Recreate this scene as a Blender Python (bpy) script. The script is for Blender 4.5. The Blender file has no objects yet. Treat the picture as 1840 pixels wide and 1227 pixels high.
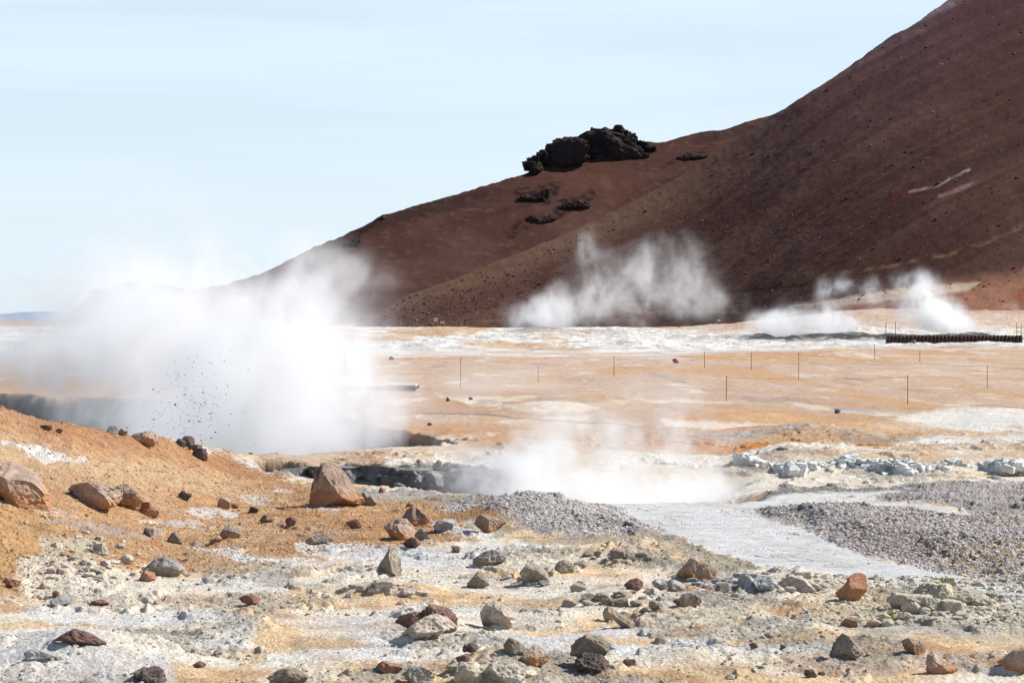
import bpy, math, random
import numpy as np
R = math.radians
# ------------------------------------------------------------------ camera, light, exposure
sc = bpy.context.scene
COL = sc.collection
F = 85.0 / 36.0 * 1840.0        # focal length in photo pixels
H = 2.3                          # eye height above the plain
HZ = 572.0                       # horizon row
cam = bpy.data.objects.new('camera', bpy.data.cameras.new('camera'))
COL.objects.link(cam)
cam.location = (0, 0, H)
cam.rotation_euler = (R(90), 0, 0)
cam.data.lens = 85
cam.data.sensor_width = 36
cam.data.shift_y = -(613.5 - HZ) / 1840.0
cam.data.clip_start = 0.5
cam.data.clip_end = 60000
sc.camera = cam

SUN_EL, SUN_AZ = 42.0, 75.0      # azimuth: clockwise from the view direction
sd = bpy.data.lights.new('sun', 'SUN')
sun = bpy.data.objects.new('sun', sd)
COL.objects.link(sun)
sd.energy = 5.0
sd.angle = R(0.5)
sd.color = (1.0, 0.955, 0.89)
sun.rotation_euler = (R(90 - SUN_EL), 0, R(-SUN_AZ) + math.pi)
sun.rotation_euler = (R(-(90 - SUN_EL)), 0, R(-SUN_AZ))
sun.location = (30, 20, 40)

w = bpy.data.worlds.new('World')
sc.world = w
w.use_nodes = True
nt = w.node_tree
nt.nodes.clear()
wo = nt.nodes.new('ShaderNodeOutputWorld')
bg = nt.nodes.new('ShaderNodeBackground')
sky = nt.nodes.new('ShaderNodeTexSky')
sky.sky_type = 'NISHITA'
sky.sun_disc = False
sky.sun_elevation = R(SUN_EL)
sky.sun_rotation = R(SUN_AZ)
sky.air_density = 1.0
sky.dust_density = 0.3
sky.ozone_density = 1.6
tc = nt.nodes.new('ShaderNodeTexCoord')
mp = nt.nodes.new('ShaderNodeMapping')
mp.inputs['Scale'].default_value = (3.0, 3.0, 55.0)
mp.inputs['Rotation'].default_value = (0, R(1.2), 0)
n1 = nt.nodes.new('ShaderNodeTexNoise')
n1.inputs['Scale'].default_value = 1.0
n1.inputs['Detail'].default_value = 6
n1.inputs['Roughness'].default_value = 0.55
n1.inputs['Distortion'].default_value = 0.4
rmp = nt.nodes.new('ShaderNodeMapRange')
rmp.inputs['From Min'].default_value = 0.36
rmp.inputs['From Max'].default_value = 0.74
rmp.inputs['To Min'].default_value = 0.70
rmp.inputs['To Max'].default_value = 0.98
mixc = nt.nodes.new('ShaderNodeMix')
mixc.data_type = 'RGBA'
mixc.inputs['B'].default_value = (6.7, 7.9, 9.0, 1)       # thin bright cirrus veil
nt.links.new(tc.outputs['Generated'], mp.inputs['Vector'])
nt.links.new(mp.outputs[0], n1.inputs['Vector'])
nt.links.new(n1.outputs['Fac'], rmp.inputs['Value'])
sxyz = nt.nodes.new('ShaderNodeSeparateXYZ')
nt.links.new(tc.outputs['Generated'], sxyz.inputs[0])
elv = nt.nodes.new('ShaderNodeMapRange')             # the veil of thin cloud thins out overhead
elv.interpolation_type = 'SMOOTHSTEP'
elv.inputs['From Min'].default_value = 0.14
elv.inputs['From Max'].default_value = 0.30
elv.inputs['To Min'].default_value = 1.0
elv.inputs['To Max'].default_value = 0.0
nt.links.new(sxyz.outputs[2], elv.inputs['Value'])
vmul = nt.nodes.new('ShaderNodeMath'); vmul.operation = 'MULTIPLY'
nt.links.new(rmp.outputs[0], vmul.inputs[0]); nt.links.new(elv.outputs[0], vmul.inputs[1])
nt.links.new(vmul.outputs[0], mixc.inputs['Factor'])
nt.links.new(sky.outputs[0], mixc.inputs['A'])
nt.links.new(mixc.outputs['Result'], bg.inputs['Color'])
bg.inputs['Strength'].default_value = 0.085
nt.links.new(bg.outputs[0], wo.inputs['Surface'])

sc.view_settings.view_transform = 'Standard'
sc.view_settings.look = 'None'
sc.view_settings.exposure = 0.48
sc.view_settings.gamma = 1
sc.render.engine = 'CYCLES'
cy = sc.cycles
cy.use_denoising = True
cy.max_bounces = 10
cy.diffuse_bounces = 3
cy.glossy_bounces = 2
cy.volume_bounces = 8
cy.transparent_max_bounces = 16
cy.volume_step_rate = 1.0
cy.volume_max_steps = 512
cy.sample_clamp_indirect = 8

rng = np.random.default_rng(7)
random.seed(7)

# ------------------------------------------------------------------ noise
_perm = np.random.default_rng(11).permutation(256).astype(np.int32)
_perm = np.concatenate([_perm, _perm, _perm])
_g2 = np.array([[math.cos(a), math.sin(a)] for a in np.linspace(0, 2 * math.pi, 16, endpoint=False)], dtype=np.float32)
_g3 = np.array([[1,1,0],[-1,1,0],[1,-1,0],[-1,-1,0],[1,0,1],[-1,0,1],[1,0,-1],[-1,0,-1],
                [0,1,1],[0,-1,1],[0,1,-1],[0,-1,-1],[1,1,0],[-1,1,0],[0,-1,1],[0,-1,-1]], dtype=np.float32)

from concurrent.futures import ThreadPoolExecutor
_pool = ThreadPoolExecutor(4)
_gx = np.ascontiguousarray(_g2[:, 0]); _gy = np.ascontiguousarray(_g2[:, 1])
_p2 = _perm[:256]

def _pn2(x, y):
    xf0 = np.floor(x); yf0 = np.floor(y)
    xi = xf0.astype(np.int32) & 255; yi = yf0.astype(np.int32) & 255
    xf = x - xf0; yf = y - yf0
    u = xf * xf * xf * (xf * (xf * 6 - 15) + 10); v = yf * yf * yf * (yf * (yf * 6 - 15) + 10)
    A = _perm.take(xi); B = _perm.take(xi + 1)
    def g(P, k, dx, dy):
        h = _perm.take(P + yi + k) & 15
        return _gx.take(h) * dx + _gy.take(h) * dy
    a = g(A, 0, xf, yf); b = g(B, 0, xf - 1, yf)
    c = g(A, 1, xf, yf - 1); d = g(B, 1, xf - 1, yf - 1)
    ab = a + u * (b - a); cd = c + u * (d - c)
    return (ab + v * (cd - ab)) * np.float32(1.5)

def pn2(x, y, seed=0):
    x = np.asarray(x, dtype=np.float32) + np.float32(seed * 17.31)
    y = np.asarray(y, dtype=np.float32) - np.float32(seed * 9.77)
    if x.size < 60000: return _pn2(x, y)
    k = max(4, x.size // 60000)
    return np.concatenate(list(_pool.map(_pn2, np.array_split(x, k), np.array_split(y, k))))

def _fbm2(x, y, o, seed, gain, lac, ridged):
    s = 0; amp = 1; tot = 0
    for i in range(o):
        n = _pn2(x + np.float32((seed + i * 3) * 17.31), y - np.float32((seed + i * 3) * 9.77))
        if ridged: n = 1 - 2 * np.abs(n)
        s = s + np.float32(amp) * n; tot += amp
        amp *= gain; x = x * np.float32(lac); y = y * np.float32(lac)
    return s / np.float32(tot)

def fbm2(x, y, o=4, seed=0, gain=0.5, lac=2.03, ridged=False):
    x = np.asarray(x, dtype=np.float32); y = np.asarray(y, dtype=np.float32)
    x, y = np.broadcast_arrays(x, y)
    if x.size < 60000: return _fbm2(x, y, o, seed, gain, lac, ridged)
    k = max(4, x.size // 60000)
    return np.concatenate(list(_pool.map(lambda a: _fbm2(a[0], a[1], o, seed, gain, lac, ridged), zip(np.array_split(x, k), np.array_split(y, k)))))

def pn3(p, seed=0):
    p = p.astype(np.float32) + np.float32(seed * 7.13)
    i = np.floor(p).astype(np.int32); f = p - i; i &= 255
    w_ = f * f * f * (f * (f * 6 - 15) + 10)
    r = 0
    for dx in (0, 1):
        for dy in (0, 1):
            for dz in (0, 1):
                h = _perm[_perm[_perm[(i[:, 0] + dx) & 255] + ((i[:, 1] + dy) & 255)] + ((i[:, 2] + dz) & 255)] & 15
                g = _g3[h]
                d = g[:, 0] * (f[:, 0] - dx) + g[:, 1] * (f[:, 1] - dy) + g[:, 2] * (f[:, 2] - dz)
                wx = w_[:, 0] if dx else 1 - w_[:, 0]
                wy = w_[:, 1] if dy else 1 - w_[:, 1]
                wz = w_[:, 2] if dz else 1 - w_[:, 2]
                r = r + d * wx * wy * wz
    return r

def fbm3(p, o=4, seed=0, gain=0.5):
    s = 0; amp = 1; tot = 0
    for k in range(o):
        s = s + amp * pn3(p, seed + k * 5); tot += amp; amp *= gain; p = p * 2.03
    return s / tot

def sstep(a, b, x):
    t = np.clip((x - a) / (b - a + 1e-9), 0, 1)
    return t * t * (3 - 2 * t)

def lin(rgb, k=0.74):
    c = np.array(rgb, dtype=np.float64) / 255.0
    return np.where(c <= 0.04045, c / 12.92, ((c + 0.055) / 1.055) ** 2.4) * k

# ------------------------------------------------------------------ tags, materials, meshes
def tag(o, label=None, cat=None, group=None, kind=None):
    if label: o['label'] = label
    if cat: o['category'] = cat
    if group: o['group'] = group
    if kind: o['kind'] = kind
    return o

def new_mat(name):
    m = bpy.data.materials.new(name)
    m.use_nodes = True
    b = m.node_tree.nodes['Principled BSDF']
    b.inputs['Specular IOR Level'].default_value = 0.25
    b.inputs['Roughness'].default_value = 0.85
    return m, m.node_tree, b

def grid_mesh(name, X, Y, Z, colr=None, mat=None):
    nr, nc = X.shape
    me = bpy.data.meshes.new(name)
    n = nr * nc
    co = np.empty((n, 3), dtype=np.float32)
    co[:, 0] = X.ravel(); co[:, 1] = Y.ravel(); co[:, 2] = Z.ravel()
    idx = np.arange(n, dtype=np.int32).reshape(nr, nc)
    q = np.stack([idx[:-1, :-1], idx[:-1, 1:], idx[1:, 1:], idx[1:, :-1]], axis=-1).reshape(-1, 4)
    me.vertices.add(n); me.vertices.foreach_set('co', co.ravel())
    me.loops.add(q.size); me.loops.foreach_set('vertex_index', q.ravel())
    me.polygons.add(len(q))
    me.polygons.foreach_set('loop_start', np.arange(0, q.size, 4, dtype=np.int32))
    me.polygons.foreach_set('loop_total', np.full(len(q), 4, dtype=np.int32))
    me.polygons.foreach_set('use_smooth', np.ones(len(q), dtype=bool))
    me.update(calc_edges=True)
    if colr is not None:
        at = me.color_attributes.new('mineral', 'FLOAT_COLOR', 'POINT')
        c = np.ones((n, 4), dtype=np.float32)
        c[:, :3] = np.clip(colr.reshape(-1, colr.shape[-1])[:, :3], 0.004, 0.9)
        if colr.shape[-1] == 4: c[:, 3] = colr.reshape(-1, 4)[:, 3]
        at.data.foreach_set('color', c.ravel())
    if mat: me.materials.append(mat)
    o = bpy.data.objects.new(name, me)
    COL.objects.link(o)
    return o

def raw_mesh(name, verts, faces, mat=None, smooth=True, parent=None, colr=None):
    """verts (n,3), faces (m,k) arrays of equal sized faces, or list of such arrays"""
    me = bpy.data.meshes.new(name)
    if not isinstance(faces, list): faces = [faces]
    verts = np.asarray(verts, dtype=np.float32)
    me.vertices.add(len(verts)); me.vertices.foreach_set('co', verts.ravel())
    li = np.concatenate([f.ravel() for f in faces]).astype(np.int32)
    tot = np.concatenate([np.full(len(f), f.shape[1], dtype=np.int32) for f in faces])
    st = np.concatenate([[0], np.cumsum(tot)[:-1]]).astype(np.int32)
    me.loops.add(len(li)); me.loops.foreach_set('vertex_index', li)
    me.polygons.add(len(tot))
    me.polygons.foreach_set('loop_start', st); me.polygons.foreach_set('loop_total', tot)
    me.polygons.foreach_set('use_smooth', np.full(len(tot), smooth, dtype=bool))
    me.update(calc_edges=True)
    if colr is not None:
        at = me.color_attributes.new('mineral', 'FLOAT_COLOR', 'POINT')
        c = np.ones((len(verts), 4), dtype=np.float32); c[:, :3] = colr
        at.data.foreach_set('color', c.ravel())
    if mat: me.materials.append(mat)
    o = bpy.data.objects.new(name, me)
    COL.objects.link(o)
    if parent: o.parent = parent
    return o

# ------------------------------------------------------------------ terrain heights
def itp(u, pts):
    a = np.array(pts, dtype=np.float64)
    return np.interp(u, a[:, 0], a[:, 1])

def gauss(U, y, u0, y0, su, sy):
    return np.exp(-((U - u0) / su) ** 2 - ((y - y0) / sy) ** 2)

def zones(x, y):
    """plan coordinates shared by shape and colour: bearing U and plane row V of each ground point"""
    U = 920 + F * x / y
    return U

def pits(U, y, x):
    """how deep (0..1) each of the three pits is at a point"""
    j = fbm2(x * 0.9, y * 0.9, 3, 5)
    jb = fbm2(x * 0.25, y * 0.25, 3, 6)
    # trench in front
    near = itp(U, [(440, 37.2), (480, 35.6), (560, 34.2), (700, 32.9), (780, 32.2), (880, 31.9), (930, 31.6)]) + j * 0.35
    far = 38.3 + j * 0.5 + itp(U, [(440, 0), (640, 0), (700, -0.1), (800, -0.3), (900, -1.2)])
    p1 = sstep(near, near + 0.35, y) * (1 - sstep(far - 0.14, far + 0.04, y)) * sstep(452, 474, U + j * 10) * (1 - sstep(880, 935, U + j * 22))
    # the big mud pool
    near2 = itp(U, [(-600, 33), (0, 35.5), (120, 36.5), (330, 38.8), (420, 40.6), (560, 41.2), (690, 43.0), (830, 43.4)]) + j * 0.5
    far2 = itp(U, [(-600, 70), (0, 73), (200, 70), (420, 64), (560, 59), (650, 54), (720, 50), (770, 47.6), (820, 46)]) + jb * 2.5 + j * 0.6
    p2 = sstep(near2, near2 + 0.7, y) * (1 - sstep(far2 - 1.6, far2, y)) * (1 - sstep(760, 835, U + j * 35))
    # the steaming hollow beyond the cracked flat
    near3 = 30.0 + itp(U, [(900, 0.9), (1000, 0.35), (1080, 0.0), (1330, 0.05), (1380, 0.6)]) + j * 0.08
    far3 = 35.6 + j * 0.5
    p3 = sstep(near3, near3 + 0.25, y) * (1 - sstep(far3 - 0.8, far3, y)) * sstep(885, 930, U + j * 20) * (1 - sstep(1200, 1385, U + j * 40))
    return p1, p2, p3

def macro(x, y):
    U = 920 + F * x / y
    z = 0.06 * fbm2(x * 0.22, y * 0.22, 3, 1) * sstep(8, 16, y)
    # far plain undulates more
    z = z + sstep(120, 260, y) * (0.35 * fbm2(x * 0.03, y * 0.03, 4, 2)) + sstep(60, 110, y) * 0.14 * fbm2(x * 0.07, y * 0.07, 3, 3)
    # sinter mounds in the far white band
    band = sstep(165, 215, y) * (1 - sstep(430, 520, y)) * (1 - sstep(1500, 1650, U) * 0.6)
    z = z + band * 0.75 * np.maximum(0, fbm2(x * 0.06, y * 0.035, 4, 4)) * 1.6
    z = z + 1.1 * gauss(U, y, 975, 330, 55, 22) + 0.9 * gauss(U, y, 1110, 290, 45, 16) + 0.8 * gauss(U, y, 800, 330, 80, 25) \
          + 0.45 * gauss(U, y, 1370, 262, 30, 10) + 0.45 * gauss(U, y, 1425, 246, 18, 6) + 0.5 * gauss(U, y, 1480, 262, 70, 8) \
          + 0.7 * gauss(U, y, 1745, 255, 60, 14) + 0.5 * gauss(U, y, 1600, 250, 90, 12)
    z = z + 0.45 * sstep(430, 480, y) * (1 - sstep(1150, 1350, U))
    z = z + sstep(250, 520, y) * sstep(1150, 1650, U) * 4.6
    # orange hillside on the left
    crest = itp(U, [(-700, 2.3), (-300, 1.8), (0, 1.25), (60, 1.13), (130, 1.02), (230, 0.78), (300, 0.62), (360, 0.44), (410, 0.20), (470, 0.06), (560, 0.0)])
    yc = itp(U, [(-300, 26.0), (0, 27.5), (130, 28.5), (230, 30.5), (330, 34.0), (420, 37.5), (600, 38)])
    y0 = itp(U, [(-300, 14.5), (0, 19.2), (230, 21), (420, 26), (600, 32)])
    t = (y - y0) / (yc - y0)
    up = np.where(t < 0, 0, t); up = up ** 1.35
    dn = 1 - sstep(yc, yc + itp(U, [(-300, 9), (150, 7), (420, 3.5)]), y)
    z = z + crest * np.where(t < 1, up, 1.0) * np.where(t < 0.93, 1, 1) * dn
    # pale shoulder behind the crest
    z = z + 0.75 * gauss(U, y, -70, 33.5, 105, 3.0)
    # gravel mounds
    z = z + 0.28 * gauss(U, y, 925, 27.4, 95, 1.25) + 0.14 * gauss(U, y, 1040, 27.2, 75, 1.1) 
    m2 = sstep(1372, 1470, U + (y - 26) * 22) * (1 - sstep(itp(U, [(1400, 27.9), (1600, 27.5), (1840, 25.6), (2300, 23)]), itp(U, [(1400, 28.7), (1600, 28.6), (1840, 26.7), (2300, 24.2)]), y)) * sstep(itp(U, [(1400, 28.4), (1480, 25.9), (1560, 23.9), (1700, 21.6), (1840, 20.8), (2200, 19.5)]), itp(U, [(1400, 29.2), (1480, 27.4), (1560, 26.2), (1700, 24.6), (1840, 24.0), (2200, 23)]), y)
    z = z + 0.13 * m2
    z = z + 0.07 * sstep(1600, 1750, U) * sstep(28.6, 31.5, y) * (1 - sstep(33, 35.5, y))
    # foreground swells
    for (u0, v0, ru, ry, hh) in ((150, 1040, 85, 0.5, .12), (140, 1180, 150, 0.7, .16), (690, 1065, 75, 0.5, .12), (1130, 1000, 90, 0.7, .13),
                                 (1110, 1075, 70, 0.5, .08), (1000, 1110, 60, 0.4, .05), (1400, 1056, 80, 0.5, .06), (780, 1130, 60, 0.35, .10), (895, 1205, 70, 0.35, .14),
                                 (1700, 1108, 80, 0.4, .06), (480, 1150, 100, 0.5, .05), (1240, 1190, 80, .4, .08)):
        yy = H * F / (v0 - HZ)
        z = z + hh * gauss(U, y, u0, yy, ru, ry)
    # pale mounds in the middle distance
    z = z + 0.13 * gauss(U, y, 1750, 57, 120, 4.5) + 0.13 * gauss(U, y, 988, 63.5, 55, 2.0) + 0.22 * gauss(U, y, 1450, 48, 110, 2.2)
    # bank of the sinter ledge on the right
    z = z + 0.24 * sstep(1270, 1420, U) * sstep(34.8, 36.6, y) * (1 - sstep(38, 44, y))
    # low dark step on the left of the plain
    p1, p2, p3 = pits(U, y, x)
    z = z - 1.15 * p1 - 1.75 * p2 - 0.75 * p3
    return z

def ledge_d(x, y):
    """0..1 crust amount, used both for height and for colour"""
    wx = fbm2(x * 0.8, y * 0.8, 3, 21) * 0.6; wy = fbm2(x * 0.8, y * 0.8, 3, 22) * 0.6
    c = fbm2((x + wx) * 0.75, (y + wy) * 0.5, 5, 23, 0.55)
    return c

def smoothness(U, V, y):
    """1 where the ground is trodden or mud-flat smooth"""
    s = np.zeros_like(U)
    s = np.maximum(s, sstep(46, 60, y) * (1 - sstep(150, 175, y)) * 0.9)
    return s

FLAT = [(1040, 905), (1200, 903), (1330, 902), (1392, 888), (1470, 880), (1640, 872), (1640, 884), (1540, 893), (1440, 903), (1385, 908), (1400, 930), (1480, 966), (1560, 994), (1700, 1032), (1840, 1048), (2300, 1070), (2300, 1092), (1840, 1082),
        (1700, 1064), (1580, 1050), (1480, 1040), (1380, 1018), (1270, 990), (1200, 968), (1120, 940), (1090, 925)]

def poly_sd(U, V, pts):
    """signed distance to polygon (negative inside)"""
    d = np.full(U.shape, 1e9, dtype=np.float32); s = np.ones(U.shape, dtype=bool)
    n = len(pts)
    for i in range(n):
        ax, ay = pts[i]; bx, by = pts[i - 1]
        ex, ey = bx - ax, by - ay
        wx, wy = U - ax, V - ay
        t = np.clip((wx * ex + wy * ey) / (ex * ex + ey * ey + 1e-9), 0, 1)
        dx, dy = wx - ex * t, wy - ey * t
        d = np.minimum(d, dx * dx + dy * dy)
        c1 = V >= ay; c2 = V < by; c3 = ex * wy > ey * wx
        fl = (c1 & c2 & c3) | (~c1 & ~c2 & ~c3)
        s = s ^ fl
    d = np.sqrt(d)
    return np.where(s, d, -d)

def poly_mask(U, V, pts, soft=8.0):
    a = np.array(pts, dtype=np.float64)
    m = np.zeros(U.shape, dtype=np.float32)
    k = soft + 4
    sel = (U > a[:, 0].min() - k) & (U < a[:, 0].max() + k) & (V > a[:, 1].min() - k) & (V < a[:, 1].max() + k)
    if sel.any():
        sd_ = poly_sd(U[sel], V[sel], pts)
        m[sel] = 1 - sstep(-soft, soft, sd_)
    return m

def detail(x, y, V, flat, rough):
    """small relief added on top of macro()"""
    c = ledge_d(x, y)
    near = 1 - sstep(60, 110, y)
    z = 0.045 * fbm2(x * 1.3, y * 1.3, 4, 31) * rough
    crust = sstep(0.02, 0.10, c) * (0.6 + 0.8 * fbm2(x * 3, y * 3, 3, 33))
    z = z + 0.05 * crust * rough * near
    r = fbm2(x * 7, y * 7, 4, 35, 0.6)
    z = z + (0.010 + 0.030 * sstep(0.0, 0.15, c)) * r * rough * near
    z = z + 0.007 * np.maximum(0, pn2(x * 26, y * 26, 41)) * (0.35 + rough) * near
    z = z + flat * 0.0025 * fbm2(x * 6, y * 6, 3, 43)
    return z, c

# ------------------------------------------------------------------ ground sheet
def rows():
    ys = [5.0]
    while ys[-1] < 12.5: ys.append(ys[-1] + 0.25)
    while ys[-1] < 24: ys.append(ys[-1] + 0.018)
    while ys[-1] < 47: ys.append(ys[-1] + 0.034)
    while ys[-1] < 700: ys.append(ys[-1] * 1.0032)
    while ys[-1] < 30000: ys.append(ys[-1] * 1.06)
    return np.array(ys)

def cols():
    a = np.arange(-130, 1971, 1.7)
    l = -130 - np.geomspace(3, 2200, 60)[::-1]
    r = 1970 + np.geomspace(3, 2200, 60)
    return np.concatenate([l, a, r])

PAL = dict(
    ochre=lin((202, 162, 120)), deep=lin((184, 136, 92)), yellow=lin((240, 204, 154)), cream=lin((242, 231, 212)), white=lin((240, 238, 232)),
    bluish=lin((228, 227, 225)), grey=lin((186, 181, 172)), dark=lin((112, 108, 108)), olive=lin((158, 144, 114)), pink=lin((210, 186, 166)),
    rust=lin((172, 120, 84)), gravel=lin((182, 175, 170)), taupe=lin((158, 142, 132)), mud=lin((74, 73, 80)), black=lin((50, 48, 50)), orange=lin((206, 162, 112)),
    band=lin((210, 136, 60)), rose=lin((198, 164, 138)), tan=lin((206, 176, 140)), green=lin((204, 194, 172)))

def build_ground():
    ys = rows(); us = cols()
    Y, U = np.meshgrid(ys, us, indexing='ij')
    Y = Y.astype(np.float32); U = U.astype(np.float32)
    X = Y * (U - 920) / F
    zm = macro(X, Y)
    V = HZ + F * (H - zm) / Y                       # row at which the smooth ground lies
    Vp = HZ + F * H / Y
    hillU = (1 - sstep(430, 520, U)) * (1 - sstep(36, 40, Y))
    V = np.where(hillU > 0, V * hillU + Vp * (1 - hillU), Vp)
    # wander the borders of every patch in world space
    k = np.clip(Y / 20, 0.7, 20)
    near_hf = 1 - sstep(35, 60, Y)
    wx = fbm2(X / k * 0.9, Y / k * 0.9, 5, 51, 0.6) * 0.42 * k
    wy = fbm2(X / k * 0.9, Y / k * 0.9, 5, 52, 0.6) * 0.75 * k
    Uw = U + F * wx / Y
    Vw = V + (V - HZ) * wy / Y
    Uw2 = U + F * wx / Y * 2.2; Vw2 = V + (V - HZ) * wy / Y * 1.6
    hf = fbm2(X * 4.0, Y * 3.0, 3, 53) * near_hf + fbm2(X / k * 5, Y / k * 1.6, 4, 54, .6) * 0.8
    def m(pts, soft=8):
        q = poly_mask(Uw, Vw, pts, soft * 1.5)
        i = q > 0
        q[i] = sstep(0.12, 0.88, q[i] + hf[i] * 0.9 * 4 * q[i] * (1 - q[i]))
        return q
    p1, p2, p3 = pits(U, Y, X)
    flat = m(FLAT, 7)
    mR = m([(1372, 916), (1420, 915), (1500, 919), (1620, 923), (1750, 936), (1900, 962), (2400, 1000), (2400, 1075), (1840, 1048), (1700, 1032), (1560, 994), (1480, 966), (1400, 930)], 6)
    mRR = m([(1560, 893), (1600, 884), (1660, 876), (1840, 872), (2400, 875), (2400, 960), (1840, 938), (1740, 924), (1650, 908), (1590, 900)], 5)
    mRB = m([(1370, 890), (1420, 876), (1640, 870), (1640, 878), (1500, 884)], 4)
    mL = m([(800, 905), (870, 893), (960, 888), (1080, 900), (1130, 935), (1190, 958), (1100, 962), (960, 960), (860, 935), (780, 915)], 9)
    gravel = np.clip(mR + mRR + mL + mRB, 0, 1)
    orangeL = m([(-900, 1080), (60, 1070), (200, 1050), (330, 1035), (450, 1010), (560, 1010), (700, 992), (830, 975), (930, 958), (975, 950), (900, 915), (820, 905), (700, 892), (480, 852), (400, 828), (300, 800), (-900, 300)], 12)
    rough = np.clip(1 - flat * 0.95, 0.05, 1) * (1 - 0.75 * sstep(44, 54, Y)) * (1 - 0.25 * orangeL)
    path = m([(640, 645), (900, 640), (1150, 640), (1500, 655), (1840, 630), (2400, 600), (2400, 745), (1840, 738), (1500, 727), (1300, 722), (1000, 705), (700, 690)], 6)
    far_w = sstep(165, 200, Y)
    zd, c = detail(X, Y, V, flat, rough)
    # cracks of the flat
    cx = X * 1.6 + 0.5 * fbm2(X * 1.5, Y * 1.5, 2, 61); cyy = Y * 1.1 + 0.5 * fbm2(X * 1.5, Y * 1.5, 2, 62)
    cr = np.abs(pn2(cx, cyy, 63)); cr2 = np.abs(pn2(cx * 2.3, cyy * 2.3, 64))
    crack = np.maximum(1 - sstep(0.0, 0.022, cr), 0.7 * (1 - sstep(0, 0.03, cr2))) * flat * sstep(-0.1, 0.25, pn2(X * 0.7, Y * 0.7, 65) + 0.25)
    zd = zd - crack * 0.022
    # gravel relief
    gr = np.maximum(pn2(X * 16, Y * 16, 66), -0.2) * 0.024 + 0.014 * pn2(X * 34, Y * 34, 67)
    zd = zd + gravel * gr
    # far craggy sinter
    lump = fbm2(X * 0.35, Y * 0.22, 5, 68, 0.6)
    zd = zd + far_w * (1 - sstep(430, 520, Y)) * 0.42 * lump
    # jagged pit walls
    zd = zd + (p1 * (1 - p1) * 4) * 0.22 * fbm2(X * 2.5, Y * 2.5, 3, 69) + (p2 * (1 - p2) * 4) * 0.35 * fbm2(X * 1.5, Y * 1.5, 4, 70)
    Z = zm + zd

    # ---- mineral colours
    C = np.empty(Y.shape + (4,), dtype=np.float32)
    def put(mask, name, k=1.0):
        colv = PAL[name] if isinstance(name, str) else name
        mk = np.clip(mask * k, 0, 1)[..., None]
        C[..., :3] = C[..., :3] * (1 - mk) + colv * mk
    C[..., :3] = PAL['cream']; C[..., 3] = 1
    nA = fbm2(X * 0.55, Y * 0.42, 4, 71); nB = fbm2(X * 0.9, Y * 0.7, 4, 72); nC = fbm2(X * 2.2, Y * 2.0, 4, 73); nD = fbm2(X * 0.3, Y * 0.5, 4, 74)
    nF = fbm2(X * 9, Y * 9, 3, 75)
    fore = 1 - sstep(33, 40, Y)
    # foreground crust
    put(sstep(-0.05, 0.35, nA), 'bluish', 0.75)
    put(sstep(0.02, 0.24, nD + 0.10), 'yellow', 0.85)
    put(sstep(0.16, 0.38, nD + 0.4 * nC), 'ochre', 0.75)
    put(sstep(0.10, 0.30, -nB + 0.3 * nC), 'pink', 0.6)
    put(sstep(0.04, 0.2, c + 0.25 * nF), 'grey', 0.7)
    put(sstep(0.16, 0.34, c + 0.45 * nF), 'olive', 0.4)
    put(sstep(0.22, 0.45, c + 0.5 * nC), 'dark', 0.3)
    # yellow-orange flats between crusts
    def ell(u, v, ru, rv, name, kk=0.9, e0=0.45, e1=1.1, U_=None, V_=None):
        q = np.sqrt(((Uw2 - u) / ru) ** 2 + ((Vw2 - v) / rv) ** 2)
        put(1 - sstep(e0, e1, q), name, kk)
    for a in ((520, 1150, 130, 34, 'yellow'), (400, 1180, 90, 18, 'yellow'), (610, 1165, 110, 18, 'tan'), (420, 1025, 110, 14, 'yellow'), (500, 1080, 80, 12, 'pink'),
              (990, 1070, 55, 9, 'tan'), (1290, 1110, 160, 16, 'yellow'), (1400, 1105, 120, 10, 'ochre'), (1150, 1062, 110, 10, 'ochre'), (930, 1033, 90, 8, 'yellow'),
              (1600, 1168, 200, 10, 'ochre'), (1780, 1190, 150, 10, 'ochre'), (1300, 1200, 160, 12, 'tan'), (1560, 1200, 200, 12, 'pink'), (1420, 1160, 120, 8, 'yellow'),
              (1200, 1225, 200, 12, 'ochre'), (1540, 1062, 80, 7, 'tan'), (40, 1115, 100, 10, 'cream'), (190, 1110, 170, 18, 'white'), (60, 1180, 140, 20, 'bluish'), (330, 1120, 130, 14, 'bluish'),
              (1040, 1140, 170, 14, 'bluish'), (760, 1180, 200, 12, 'white'), (1150, 1170, 160, 12, 'white'), (660, 1100, 120, 10, 'cream'), (1400, 1140, 150, 12, 'cream'),
              (1360, 1180, 180, 12, 'bluish'), (1500, 1125, 220, 10, 'grey'), (1660, 1130, 160, 20, 'grey'), (1100, 985, 110, 16, 'cream'), (985, 975, 70, 10, 'white')):
        ell(*a)
    put(fore * sstep(0.10, 0.24, c + 0.3 * nF) * (1 - orangeL), 'grey', 0.35)
    put(fore * (1 - orangeL) * (1 - gravel) * sstep(0.05, 0.3, fbm2(X * 1.1, Y * .8, 4, 103)), 'cream', 0.7)
    put(fore * sstep(0.14, 0.30, c + 0.5 * nF) * (1 - orangeL), 'olive', 0.3)
    put(fore * sstep(1080, 1300, U) * sstep(1400, 1560, U) * m([(1300, 1075), (1840, 1075), (2300, 1085), (2300, 1150), (1840, 1150), (1500, 1135), (1300, 1100)], 14), 'green', 0.6)
    # orange hillside
    o_ = np.zeros_like(C[..., :3]) + PAL['ochre']
    def oput(mask, name, k=1.0):
        nonlocal o_
        mk = np.clip(mask * k, 0, 1)[..., None]
        o_ = o_ * (1 - mk) + PAL[name] * mk
    oput(sstep(-0.1, 0.3, nB), 'deep', 0.85)
    oput(sstep(0.05, 0.35, nA + 0.2 * nC), 'orange', 0.8)
    oput(sstep(0.1, 0.4, -nA), 'tan', 0.7)
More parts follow.
